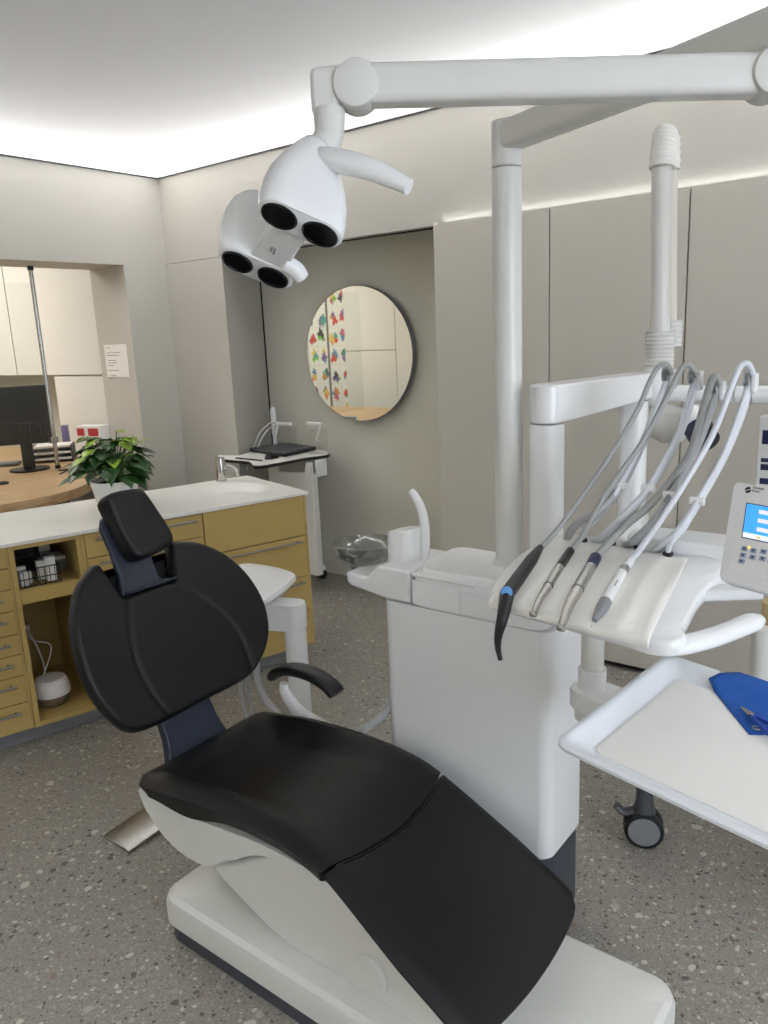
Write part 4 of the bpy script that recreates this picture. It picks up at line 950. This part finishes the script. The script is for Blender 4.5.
# cream mat with four instrument troughs
qa, qb, qc, qd = tp(487, 603), tp(648, 644), tp(688, 560), tp(554, 536)
HP = [((541, 553), (506, 603)), ((571, 556), (537, 615)), ((596, 563), (563, 627)), ((628, 570), (593, 628))]
hpu = []
def matf(u, v):
    a = (qa[0] * (1 - u) + qb[0] * u) * (1 - v) + (qd[0] * (1 - u) + qc[0] * u) * v
    c = (qa[1] * (1 - u) + qb[1] * u) * (1 - v) + (qd[1] * (1 - u) + qc[1] * u) * v
    uu = u * 5.0 - 0.62
    ridge = 0.0042 * (0.5 - 0.5 * math.cos(2 * PI * uu)) ** 1.5 if -0.5 < uu < 4.38 else 0.0
    ed = min(1, min(u, 1 - u) / 0.04, min(v, 1 - v) / 0.05 + 0.25)
    drop = -0.012 * max(0, 1 - v / 0.05) ** 2
    bow = 0.006 * math.sin(PI * min(1, v * 1.2))
    return T3(a, c, 0.0025 + (ridge + bow) * ed + drop)
b = B(); b.grid(matf, 110, 40); b.build('silicone_mat', 'cream', IT, solid=0.002)
# rear housing behind the tabletop
hl, hr = at_y(556, 530, 1.68), at_y(740, 540, 1.62)
b = B().frame(V((0, 0, 0)), EX, EY, EZ)
za = at_y(668, 523, 1.66)
b.loft([[(x, y, z) for x, y in rrect(-0.60, 1.62, -0.365, 1.73, 0.03, 5)] for z in (1.03, 1.148)]); b.build('rear_housing', 'white', IT, bevel=0.008)
# sculpted handle at the right
hp = spline([at_z(640, 640, 1.045), at_z(668, 646, 1.045), at_z(700, 641, 1.045), at_z(730, 631, 1.045), at_z(752, 622, 1.05), at_z(760, 619, 1.052)], 6)
B().tube(hp, lerps([0.012, 0.017, 0.0165, 0.0165, 0.0165, 0.010], 6), 16, 1.35).build('grab_handle', 'white', IT)
# panel bracket
b = B(); barprof(b, at_plane(700, 583, TA, TN) - TN * 0.022, at_plane(700, 583, TA, TN) - TN * 0.022 + V((0.10, 0.04, 0.01)), 0.022, 0.012, 0.008); b.build('panel_bracket', 'white', IT)
# touch panel
pr_ = V((0.94, -0.34, 0)).normalized(); nh = V((-0.34, -0.94, 0)).normalized(); ph = math.radians(32)
pn = nh * math.cos(ph) + EZ * math.sin(ph); pu = EZ * math.cos(ph) - nh * math.sin(ph)
PO = at_d(718, 579, 1.36)
def pq(px, py): d = at_plane(px, py, PO, pn) - PO; return d.dot(pr_), d.dot(pu)
TL = pq(734, 481); wd = 0.215; hh = TL[1]
b = B().frame(PO, pr_, pu, pn)
kx = TL[0] / max(0.01, hh)
po = [(x + kx * y * 0.0, y) for x, y in rrect(0, 0, wd, hh, 0.010, 5)]
xo = TL[0]
def shear(P): return [(x + xo * (y / hh), y) for x, y in P]
b.loft([[(x, y, z) for x, y in inset(shear(po), f)] for f, z in ((0.95, -0.035), (1, -0.028), (1, -0.005), (0.985, 0.0))]); tpn = b.build('touch_panel', 'white', IT, angle=40, label='white control panel with a blue screen and key rows')
fa = [pq(*p) for p in ((744, 497), (729, 571))]
b = B().frame(PO, pr_, pu, pn); b.prism([(fa[1][0], fa[1][1]), (wd - 0.012, fa[1][1]), (wd - 0.012 + xo * 0.8, fa[0][1]), (fa[0][0], fa[0][1])], -0.001, 0.0012); b.build('panel_face', 'ppanel', tpn)
sa = [pq(*p) for p in ((747.5, 504), (743, 537))]
def scr(name, m, x0, y0, x1, y1, h): 
    bb = B().frame(PO, pr_, pu, pn); s0 = (sa[0][0] - sa[1][0]) / (sa[0][1] - sa[1][1])
    f = lambda x, y: (sa[1][0] + x + s0 * (y), sa[1][1] + y)
    bb.prism([f(x0, y0), f(x1, y0), f(x1, y1), f(x0, y1)], 0.001, h); return bb.build(name, m, tpn)
SH = sa[0][1] - sa[1][1]
scr('screen_frame', 'dgrey', -0.002, -0.002, 0.137, SH + 0.002, 0.0014)
scr('screen', 'lcd', 0, 0.0, 0.135, SH, 0.0018); scr('screen_footer', 'lcdl', 0, 0, 0.135, SH * 0.14, 0.0021)
for k in range(3): scr('screen_icon', 'lcdi', 0.024, SH * (0.24 + 0.26 * k), 0.05, SH * (0.36 + 0.26 * k), 0.0022)
scr('screen_mark', 'lcdo', 0.025, SH * 0.02, 0.032, SH * 0.09, 0.0024)
for (kx_, ky_) in ((745, 549), (754, 551), (764, 552), (743.5, 555.5), (753, 557.5), (763, 559), (742, 561.5), ):
    p = pq(kx_, ky_); bb = B().frame(PO, pr_, pu, pn); bb.prism(rrect(p[0] - 0.0055, p[1] - 0.0042, p[0] + 0.0055, p[1] + 0.0042, 0.0015, 3), 0.001, 0.0026); kk = bb.build('key', 'keyb', tpn)
    bb = B().frame(PO, pr_, pu, pn); bb.box((p[0] - 0.002, p[1] - 0.0016, 0.0026), (p[0] + 0.002, p[1] + 0.0016, 0.003)); bb.build('key_symbol', 'navyp', kk)
for k in range(5):
    p = pq(764, 552); q_ = pq(763, 559)
    for (r0, r1) in ((p, 0), (q_, 0)):
        bb = B().frame(PO, pr_, pu, pn); xx = r0[0] + 0.0155 * (k + 1); bb.prism(rrect(xx - 0.0055, r0[1] - 0.0042, xx + 0.0055, r0[1] + 0.0042, 0.0015, 3), 0.001, 0.0026); bb.build('key', 'keyb', tpn)
p = pq(749.5, 548); bb = B().frame(PO, pr_, pu, pn); bb.lathe([(0.001, 0.0035), (0.0022, 0.003), (0.0024, 0.001)], V((p[0], p[1], 0)), EZ, 12); bb.build('indicator', 'ledy', tpn)
p = pq(748, 490)
bb = B().frame(PO, pr_, pu, pn)
for s_ in (0, 1):
    a0 = PI * s_ + 0.5; arc = [(p[0] + 0.0052 * math.cos(a0 + PI * k / 12), p[1] + 0.0052 * math.sin(a0 + PI * k / 12)) for k in range(13)]
    arc = [(x + 0.0009 * math.cos(a0 + PI / 2), y + 0.0009 * math.sin(a0 + PI / 2)) for x, y in arc]; bb.prism(arc, -0.0005, 0.0006)
bb.build('logo_disc', 'inkd', tpn)
p = pq(752.5, 489)
text_mesh(None, 'Dentsply\nSirona', PO + pr_ * p[0] + pu * (p[1] + 0.0012) + pn * 0.0003, pr_, pu, pn, 0.0058, 'maker_lettering', 'inkd', tpn)

# whip arms that carry the hoses
ARMS = [[(556, 544, 1.59), (575, 526, 1.62), (600, 510, 1.63), (622, 485, 1.68), (646, 436, 1.78), (662, 395, 1.84), (669, 376, 1.86)],
        [(588, 550, 1.59), (606, 533, 1.62), (628, 512, 1.63), (650, 487, 1.68), (679, 435, 1.78), (691, 400, 1.84), (695, 378, 1.86)],
        [(618, 556, 1.59), (635, 540, 1.61), (655, 520, 1.62), (672, 494, 1.67), (696, 449, 1.77), (711, 410, 1.84), (718, 388, 1.86)],
        [(648, 560, 1.58), (664, 544, 1.60), (680, 530, 1.61), (699, 500, 1.66), (723, 458, 1.76), (742, 413, 1.84), (750, 380, 1.86)]]
for k, arm in enumerate(ARMS):
    a1_ = at_y(*arm[1]); P = spline([T3(*tp(*((566, 539), (594, 541), (624, 544), (655, 550))[k]), -0.004), a1_] + [at_y(*a) for a in arm[2:]], 6)
    b = B(); b.tube(P, lerps([0.0085, 0.0085, 0.0085, 0.0085, 0.0085, 0.0085, 0.008], 6), 12, 1.25); w = b.build('whip_arm', 'hosel' if k in (1, 3) else 'hose', IT)
    c = at_y(*arm[3]) + V((0.0, -0.012, 0.0)); B().cyl(c - EX * 0.014, c + EX * 0.014, 0.009, 14).build('hose_stud', 'white', w)
    c = P[-1]; B().frame(c, EX, EY, EZ).box((0.004, -0.012, -0.028), (0.016, 0.014, 0.016)).build('tip_cheek', 'white', w, bevel=0.004)
    B().lathe([(0.018, -0.006), (0.014, -0.003), (0.014, 0.003), (0.018, 0.006)], c + V((-0.004, -0.008, 0.004)), EX, 18).build('hose_roller', 'hosed', w)
    s0 = T3(*tp(*((583, 543), (611, 546), (639, 550), (668, 557))[k]), 0.004)
    B().lathe([(0.011, -0.002), (0.011, 0.006), (0.007, 0.009)], s0, TN, 16).build('socket', 'blackp', w)
    m_ = at_y(*arm[3]) - EY * 0.016; m2 = at_y(*arm[4]) - EY * 0.012
    B().tube(spline([s0 + TN * 0.004, s0 + TN * 0.03 + te1 * 0.008, (s0 * 0.45 + m_ * 0.55) + te1 * 0.004, m_, m2, P[-3] - EY * 0.010], 6), 0.0058, 10).build('return_hose', 'hosel' if k != 2 else 'hosed', w)

# ------------------------------------------------------------------ instruments with their hoses
def hp3(px, py, r): return T3(*tp(px, py), r)
def yof(p): return p.y
HOSE = [[(541, 554), (562, 524), (606, 462), (637, 411), (650, 381), (659, 366), (667, 365), (672, 374)],
        [(572, 556), (585, 532), (606, 493), (641, 444), (667, 397), (680, 371), (689, 365), (697, 375)],
        [(597, 562), (606, 546), (625, 526), (650, 505), (673, 478), (691, 450), (706, 398), (714, 377), (719, 384)],
        [(630, 566), (641, 548), (676, 497), (712, 436), (734, 380), (741, 366), (748, 364), (753, 374)]]
def hose(k, t, r, m):
    H = HOSE[k]; n = len(H); y0 = hp3(*H[0], 0.014).y; pts = [hp3(*H[0], 0.014)]
    L = [0]
    for a, c in zip(H[:-1], H[1:]): L.append(L[-1] + math.hypot(a[0] - c[0], a[1] - c[1]))
    for i in range(1, n):
        f = L[i] / L[-1]; pts.append(at_y(*H[i], y0 + (1.845 - y0) * f ** 1.0))
    B().tube(spline(pts, 6), r, 10).build('hose', m, t)
tip_ = hp3(502, 659, 0)
def along(pts, r0): return [hp3(px, py, r0) for px, py in pts]
# black curing light: drops below the table edge at its nose
pA, pB = hp3(541, 554, 0.016), hp3(508, 601, 0.016)
t = thing('curing_light', 'black curing light with a round blue button, leftmost instrument on the mat', 'dental instrument', pB, 'instruments on the mat')
B().tube([pA, pA + (pB - pA) * 0.12, pA + (pB - pA) * 0.3, pA + (pB - pA) * 0.75, pB], [0.008, 0.0105, 0.0138, 0.0150, 0.0148], 16).build('body', 'blackp', t)
dn = hp3(505, 608, 0.016).y
ns = spline([pB, at_y(503, 616, dn - 0.02), at_y(498.5, 635, dn - 0.03), at_y(498, 648, dn - 0.03), at_y(500.5, 660, dn - 0.03)], 5)
B().tube(ns, lerps([0.0148, 0.012, 0.0082, 0.006, 0.0045], 5), 14).build('nose', 'blackp', t)
cdir = ((CAM - pB).normalized() + TN * 0.4).normalized()
B().lathe([(0.012, 0.006), (0.012, 0.0150), (0.0105, 0.0168)], pB + (pB - pA).normalized() * 0.001, cdir, 24).build('button', 'sky', t)
hose(0, t, 0.0062, 'hosed')
# two steel handpieces
def handpiece(label, col_top, pts, rads, k, headr, m_top):
    P = along(pts, 0.013); t = thing('dental_handpiece', label, 'dental instrument', P[-1], 'instruments on the mat')
    B().tube(spline(P[:2], 4), lerps(rads[:2], 4), 16).build('coupling', m_top, t)
    B().tube(spline(P[1:], 5), lerps(rads[1:], 5), 16).build('body', 'steel', t)
    mid = P[1] + (P[2] - P[1]) * 0.55; dd = (P[2] - P[1]).normalized()
    B().lathe([(rads[2] + 0.0006, -0.001), (rads[2] + 0.0009, 0), (rads[2] + 0.0006, 0.001)], P[2], dd, 20).build('ring', 'dgrey', t)
    hd_ = (P[-1] - P[-2]).normalized(); ax = (TN * 0.5 + te2 * -0.8).normalized()
    B().lathe([(headr * 0.9, -headr), (headr, -headr * 0.7), (headr, headr * 0.7), (headr * 0.6, headr)], P[-1], ax, 18).build('head', 'steel', t)
    return t
t = handpiece('slim steel handpiece with black coupling, second instrument from the left', None, [(571, 556), (560, 573), (549, 592), (540, 606), (534, 620)], [0.0095, 0.0098, 0.0095, 0.0070, 0.0055], 1, 0.0065, 'blackp'); hose(1, t, 0.0062, 'hosed')
t = handpiece('thicker steel handpiece with navy coupling, third instrument from the left', None, [(596, 563), (591, 573), (578, 596), (569, 613), (562, 634)], [0.0125, 0.0125, 0.0125, 0.0098, 0.0078], 2, 0.0072, 'navyp'); hose(2, t, 0.0085, 'hosed')
# scaler
P = along([(631, 566), (625, 574), (622, 579), (606, 608), (595, 627), (592, 633)], 0.013)
t = thing('scaler_handpiece', 'white scaler with grey cone nose, rightmost instrument on the mat', 'dental instrument', P[3], 'instruments on the mat')
B().tube([P[0], P[1]], [0.0090, 0.0105], 16).build('collar', 'white', t)
B().tube([P[1], P[2]], 0.0110, 16).build('ring', 'steel', t)
B().tube([P[2], P[3]], [0.0108, 0.0120], 18).build('body', 'white', t)
B().tube([P[3], P[3] + (P[4] - P[3]) * 0.3, P[4]], [0.0120, 0.0118, 0.0050], 18).build('nose', 'grey', t)
B().tube([P[4], P[5]], [0.002, 0.001], 8).build('tip', 'chrome', t)
mm = (P[2] + P[3]) / 2; dd = (P[2] - P[3]).normalized(); vd = (CAM - mm).normalized(); vd = (vd - dd * vd.dot(dd)).normalized()
b = B().frame(mm + vd * 0.0112, dd, vd.cross(dd), vd); b.box((-0.014, -0.0012, -0.0006), (0.012, 0.0012, 0.0003)); b.build('printed_mark', 'ink', t)
hose(3, t, 0.0068, 'hosel')

# ------------------------------------------------------------------ tray on its arm
TRZ = 0.90
TRN = V((0.06, -0.08, 1)).normalized()                               # the tray leans a little towards the camera
fl = at_z(551.5, 743, TRZ)
def at_t(px, py, h): return at_plane(px, py, fl + TRN * h, TRN)
bl = at_t(667, 653, 0); ty = bl - fl; tl = ty.length; ty.normalize(); tx_ = ty.cross(TRN)
TWD = 0.52
t = thing('instrument_tray', 'large white tray with a raised rim on a jointed arm', 'tray', (fl.x + 0.2, fl.y + 0.2, TRZ - 0.03))
def rr(d, r): return rrect(d, d, TWD - d, tl - d, r, 8)
b = B().frame(fl, tx_, ty, TRN)
b.loft([[(x, y, z) for x, y in rr(d, r)] for d, r, z in ((0.030, 0.03, -0.024), (0.012, 0.03, -0.014), (0.0, 0.030, -0.006), (0.0, 0.030, 0.0), (0.003, 0.029, 0.002), (0.012, 0.027, 0.001), (0.018, 0.025, -0.003), (0.042, 0.022, -0.019), (0.048, 0.022, -0.020))]); b.build('tray_body', 'trayw', t, angle=50)
b = B().frame(fl, tx_, ty, TRN); b.prism(rrect(0.05, 0.05, TWD - 0.05, tl - 0.05, 0.02, 5), -0.0205, -0.0185); b.build('liner', 'traymat', t)
# arm: sleeve, post, joint block
s1 = at_y(593, 640, 1.60); s2 = at_y(593, 668, 1.60)
B().cyl((s1.x, 1.60, s2.z), (s1.x, 1.60, 1.02), 0.026, 24).build('sleeve', 'offwhite', t)
bz_ = at_y(593, 688, 1.60).z
B().cyl((s1.x, 1.60, bz_ - 0.02), (s1.x, 1.60, s2.z), 0.032, 24).build('post', 'white', t)
tgt = V((fl.x + 0.2, fl.y + 0.22, 0)); d_ = V((tgt.x - s1.x, tgt.y - 1.60, 0)); dl = d_.length; d_.normalize()
jb = B().frame(V((s1.x, 1.60, bz_)), V((0.97, -0.24, 0)).normalized(), V((0.24, 0.97, 0)).normalized(), EZ)
jb.loft([[(x, y, z) for x, y in inset(rrect(-0.05, -0.05, 0.30, 0.05, 0.048, 8), f)] for f, z in ((0.97, -0.045), (1, -0.04), (1, -0.008), (0.985, 0.0))]); jb.build('tray_arm', 'white', t)
B().lathe([(0.030, -0.085), (0.040, -0.075), (0.040, -0.045)], V((s1.x, 1.60, bz_)), EZ, 24).build('joint_cap', 'offwhite', t)
mt = V((s1.x, 1.60, 0)) + V((0.97, -0.24, 0)).normalized() * 0.25
B().cyl((mt.x, mt.y, bz_ - 0.02), (mt.x, mt.y, TRZ - 0.022), 0.03, 20).build('tray_pin', 'offwhite', t)
# blue napkin on the tray
NH = -0.018
na = [at_t(708, 684, NH), at_t(749, 735, NH)]; nb = [at_t(790, 679, NH), at_t(850, 737, NH)]
def clampt(p):
    d = p - fl; return fl + tx_ * min(TWD - 0.055, d.dot(tx_)) + ty * d.dot(ty) + TRN * d.dot(TRN)
P4 = [na[0], na[1], clampt(nb[1]), clampt(nb[0])]
def nap(u, v, h):
    p = (P4[0] * (1 - u) + P4[3] * u) * (1 - v) + (P4[1] * (1 - u) + P4[2] * u) * v
    d = p - fl; x, y = min(TWD - 0.055, d.dot(tx_)), min(tl + 0.012, d.dot(ty)); g_ = tl - y         # its far edge rides up over the tray's rim
    lift = 0.0 if g_ > 0.05 else (0.022 * (0.05 - max(g_, 0.016)) / 0.034)
    return fl + tx_ * x + ty * y + TRN * (NH + 0.0006 + h + lift)
b = B(); b.grid(lambda u, v: nap(u, v, 0.0003), 16, 24)
tag(b.build('blue_napkin', 'napkin', solid=0.0014), 'folded blue paper napkin on the white tray', 'napkin')
# blue-handled pliers lying on the napkin
pz = NH + 0.009
j0, j1, j2 = at_t(741, 707, pz), at_t(752, 715, pz), at_t(757, 719, pz)
t = thing('dental_pliers', 'small steel pliers with blue handles on the napkin', 'pliers', (j1.x, j1.y, j1.z - 0.005))
sdv = V(((j1 - j0).y, -(j1 - j0).x, 0)).normalized()
for s_ in (-1, 1):
    B().tube([j0 + sdv * 0.0012 * s_, j1 + sdv * 0.004 * s_], [0.0012, 0.0032], 10).build('jaw', 'steel', t)
    e = j2 + (j1 - j0).normalized() * 0.10 + sdv * (0.014 * s_)
    B().tube(spline([j1 - sdv * 0.003 * s_, j2 + sdv * 0.006 * s_, (j2 + e) / 2 + sdv * 0.008 * s_, e], 5), lerps([0.003, 0.0036, 0.0038, 0.0034], 5), 12).build('handle', 'blue', t)
B().lathe([(0.001, 0.004), (0.004, 0.0035), (0.0045, -0.0035)], j1, EZ, 14).build('hinge', 'steel', t)
k0, k1 = at_t(753, 729, pz - 0.002), at_t(760, 727, pz - 0.002)
t = thing('clamp', 'short blue clamp with a steel loop on the napkin edge', 'clamp', (k1.x, k1.y, k1.z - 0.004))
B().tube(spline([k1, k1 + tx_ * 0.03 + ty * 0.003, k1 + tx_ * 0.06], 5), lerps([0.0045, 0.0062, 0.005], 5), 12).build('grip', 'blue', t)
b = B(); cc = (k0 + k1) / 2; b.tube([cc + V((math.cos(a) * 0.007, math.sin(a) * 0.005, 0)) for a in [2 * PI * k / 16 for k in range(17)]], 0.0012, 6); b.build('loop', 'chrome', t)

# ------------------------------------------------------------------ assistant's arm behind the backrest
t = thing('assistant_arm', 'white assistant holder on an angled post behind the backrest', 'instrument holder', (-1.85, 1.86, 0))
AY = 1.86
pz_t = at_y(296, 628, AY); pxx = at_y(296, 640, AY).x
B().cyl((pxx, AY, 0.0), (pxx, AY, pz_t.z), 0.040, 28).build('post', 'white', t)
za = at_y(300, 604, AY).z
b = B().frame(V((pxx, AY, 0)), V((-0.93, -0.36, 0)).normalized(), V((0.36, -0.93, 0)).normalized(), EZ)
b.loft([[(x, y, z) for x, y in inset(rrect(-0.044, -0.044, 0.30, 0.044, 0.042, 8), f)] for f, z in ((0.985, pz_t.z), (1, pz_t.z + 0.006), (1, za - 0.008), (0.98, za))]); b.build('arm', 'white', t)
LZ = 0.735
ld = [at_z(*p, LZ) for p in ((236, 568), (244, 563), (262, 564.5), (280, 568), (294, 573), (293, 579), (264, 599), (246, 590))]
so = sm([(p.x, p.y) for p in ld], 4)
b = B(); b.loft([[(x, y, z) for x, y in inset(so, f)] for f, z in ((0.96, LZ - 0.022), (1, LZ - 0.018), (1, LZ - 0.006), (0.97, LZ), (0.90, LZ + 0.002))]); b.build('holder_lid', 'white', t)
b = B(); b.loft([[(x + dx, y, z) for x, y in inset(so, f)] for f, dx, z in ((0.45, -0.03, LZ - 0.115), (0.62, -0.02, LZ - 0.09), (0.93, 0, LZ - 0.022))]); b.build('holder_body', 'white', t, bevel=0.004)
for (pts, r, m) in (([(256, 655), (258, 680), (266, 700), (280, 716)], 0.013, 'hose'), ([(247, 670), (247, 688), (252, 706), (256, 722)], 0.010, 'hosed'), ([(241, 672), (241, 690), (244, 708), (247, 726)], 0.008, 'hose')):
    B().tube(spline([at_y(px, py, 1.80) for px, py in pts], 6), r, 10).build('suction_hose', m, t)

# ------------------------------------------------------------------ extraction arm behind the table
t = thing('extraction_arm', 'white folding extraction arm with ribbed elbows and a dark nozzle', 'extraction arm', (0.35, 2.62, 0))
FY = 2.46
a0, a1 = at_y(661.5, 168, FY), at_y(660, 335, FY)
b_, c_ = at_y(670, 190, FY + 0.07), at_y(669, 322, FY + 0.07)
B().tube([a1, a0], 0.028, 24).build('tube', 'offwhite', t)
B().tube([c_, at_y(669, 165, FY + 0.07)], 0.024, 20).build('tube', 'niche', t)
def ribbed(p, q_, r, n):
    bb = B(); pts = [p + (q_ - p) * (k / (2 * n)) for k in range(2 * n + 1)]; bb.tube(pts, [r if k % 2 == 0 else r * 0.93 for k in range(2 * n + 1)], 24); return bb
tp0 = a0 + V((0, 0, -0.01)); tp1 = at_y(664.5, 140, FY + 0.02)
bb = B(); pts = spline([at_y(662, 168, FY), at_y(663.5, 152, FY + 0.01), at_y(665, 138, FY + 0.03), at_y(667, 131, FY + 0.05)], 8)
bb.tube(pts, [ (0.037 if k % 2 == 0 else 0.0345) * (1 if k < len(pts) - 7 else max(0.25, math.sqrt(max(0, 1 - ((k - (len(pts) - 7)) / 6.5) ** 2)))) for k in range(len(pts))], 24); bb.build('ribbed_elbow', 'cream', t, angle=20)
bb = B(); pts = [at_y(669, 170 - 4 * k, FY + 0.06) for k in range(9)]; bb.tube(pts, [0.033 if k % 2 == 0 else 0.030 for k in range(9)], 20); bb.build('ribbed_elbow', 'cream', t, angle=20)
ribbed(at_y(659, 368, FY), at_y(660, 331, FY), 0.044, 9).build('ribbed_sleeve', 'offwhite', t, angle=20)
ribbed(at_y(671, 346, FY + 0.07), at_y(672.5, 320, FY + 0.07), 0.032, 5).build('ribbed_sleeve', 'offwhite', t, angle=20)
bl_ = at_y(655, 392, FY); B().lathe([(0.001, -0.055), (0.03, -0.046), (0.05, -0.02), (0.055, 0), (0.05, 0.02), (0.044, 0.04), (0.040, 0.075)], bl_, EZ, 28).build('ball_joint', 'white', t)
hx = at_y(700, 394, 2.48); hy = V((0.35, 2.60, hx.z - 0.01))
B().tube([V((bl_.x, FY, hx.z + 0.005)), hx, hy], 0.0265, 24).build('cross_tube', 'white', t)
for px in (735, 752): c = at_y(px, 393.5, 2.49); B().lathe([(0.0272, -0.003), (0.028, 0), (0.0272, 0.003)], c, (hy - hx), 24).build('tube_ring', 'hose', t)
B().cyl((0.35, 2.60, 0.0), (0.35, 2.60, hx.z + 0.03), 0.035, 24).build('stand_post', 'white', t)
B().lathe([(0.20, 0), (0.20, 0.02), (0.04, 0.04)], (0.35, 2.60, 0), EZ, 32).build('stand_foot', 'white', t)
# drum below the ball and the nozzle
d0, d1 = at_y(655, 430, FY - 0.02), at_y(672, 425, FY)
B().tube([at_y(652, 420, FY), at_y(668, 424, FY), at_y(684, 426, FY)], [0.05, 0.062, 0.05], 24).build('drum', 'offwhite', t)
nz = [at_y(690, 414, 2.40), at_y(698, 428, 2.36), at_y(703, 436, 2.34), at_y(711, 447, 2.31)]
B().tube(nz[:2], [0.034, 0.040], 24).build('nozzle_cone', 'white', t)
B().tube(nz[1:3], [0.041, 0.041], 24).build('nozzle_band', 'navyp', t)
B().tube([nz[2], nz[2] + (nz[3] - nz[2]) * 0.5], [0.041, 0.038], 24).build('nozzle_mouth', 'inkd', t)

# ------------------------------------------------------------------ dispenser at the right picture edge
dy = 2.55
da, db = at_y(759.5, 416, dy), at_y(768, 486, dy)
t = thing('label_panel', 'narrow white panel with blue labels at the right picture edge', 'panel', (da.x + 0.06, dy, db.z - 0.3))
B().box((da.x, dy, da.z - 0.36), (da.x + 0.12, dy + 0.06, da.z)).build('housing', 'offwhite', t, bevel=0.004)
b = B()
for py0, py1 in ((430, 444), (458, 462), (464, 470), (478, 484)):
    z1, z0 = at_y(762, py0, dy).z, at_y(762, py1, dy).z; b.box((da.x + 0.012, dy - 0.001, z0), (da.x + 0.10, dy + 0.001, z1))
b.build('blue_label', 'navyp', t)
aa = at_y(764, 598, dy + 0.02); ab = at_y(764, 640, dy + 0.02)
B().lathe([(0.03, ab.z - aa.z), (0.035, ab.z - aa.z + 0.01), (0.035, -0.01), (0.02, 0.0)], V((aa.x + 0.028, dy + 0.03, aa.z)), EZ, 24).build('beige_bottle', 'amber', t, label='beige bottle below the panel')
B().cyl((da.x + 0.08, dy + 0.03, 0), (da.x + 0.08, dy + 0.03, da.z - 0.3), 0.014, 16).build('stand', 'offwhite', t)

# ------------------------------------------------------------------ wheeled cart under the tray
cw = at_z(643, 843, 0); 
t = thing('mobile_cart', 'wheeled cart half hidden behind the tray with a grey swivel caster showing', 'cart', (cw.x + 0.26, cw.y + 0.22, 0))
cc = V((cw.x + 0.26, cw.y + 0.22, 0))
B().box((cc.x - 0.25, cc.y - 0.21, 0.40), (cc.x + 0.25, cc.y + 0.21, 0.44)).build('base_frame', 'dgrey', t, bevel=0.015)
B().cyl((cc.x, cc.y, 0.43), (cc.x, cc.y, 0.70), 0.03, 20).build('column', 'offwhite', t)
for k, (sx, sy) in enumerate(((-1, -1), (1, -1), (-1, 1), (1, 1))):
    c = V((cc.x + 0.26 * sx, cc.y + 0.22 * sy, 0.062))
    ax = V((0.35, -0.9, 0.0)).normalized(); tv = V((-ax.y, ax.x, 0))
    cs = B().tube([c + V((0, 0, 0.36)), c + V((0, 0, 0.10)), c + V((0, 0, 0.075)), c + V((0, 0, 0.05))], [0.024, 0.026, 0.030, 0.034], 16).build('caster', 'dgrey', t)
    for s_ in (-0.021, 0.021):
        B().lathe([(0.044, -0.015), (0.058, -0.012), (0.061, 0), (0.058, 0.012), (0.050, 0.015)], c + ax * s_, ax, 32).build('tyre', 'blackp', cs)
        B().lathe([(0.001, 0.0165), (0.046, 0.0165), (0.050, 0.013)], c + ax * (s_), ax if s_ > 0 else -ax, 32).build('wheel_disc', 'grey', cs)
    B().tube(spline([c + V((0, 0, 0.05)) - tv * 0.03, c - tv * 0.062 + V((0, 0, 0.042)), c - tv * 0.085 + V((0, 0, 0.06))], 4), [0.012] * 9, 8, 1.4).build('brake_lever', 'dgrey', cs)
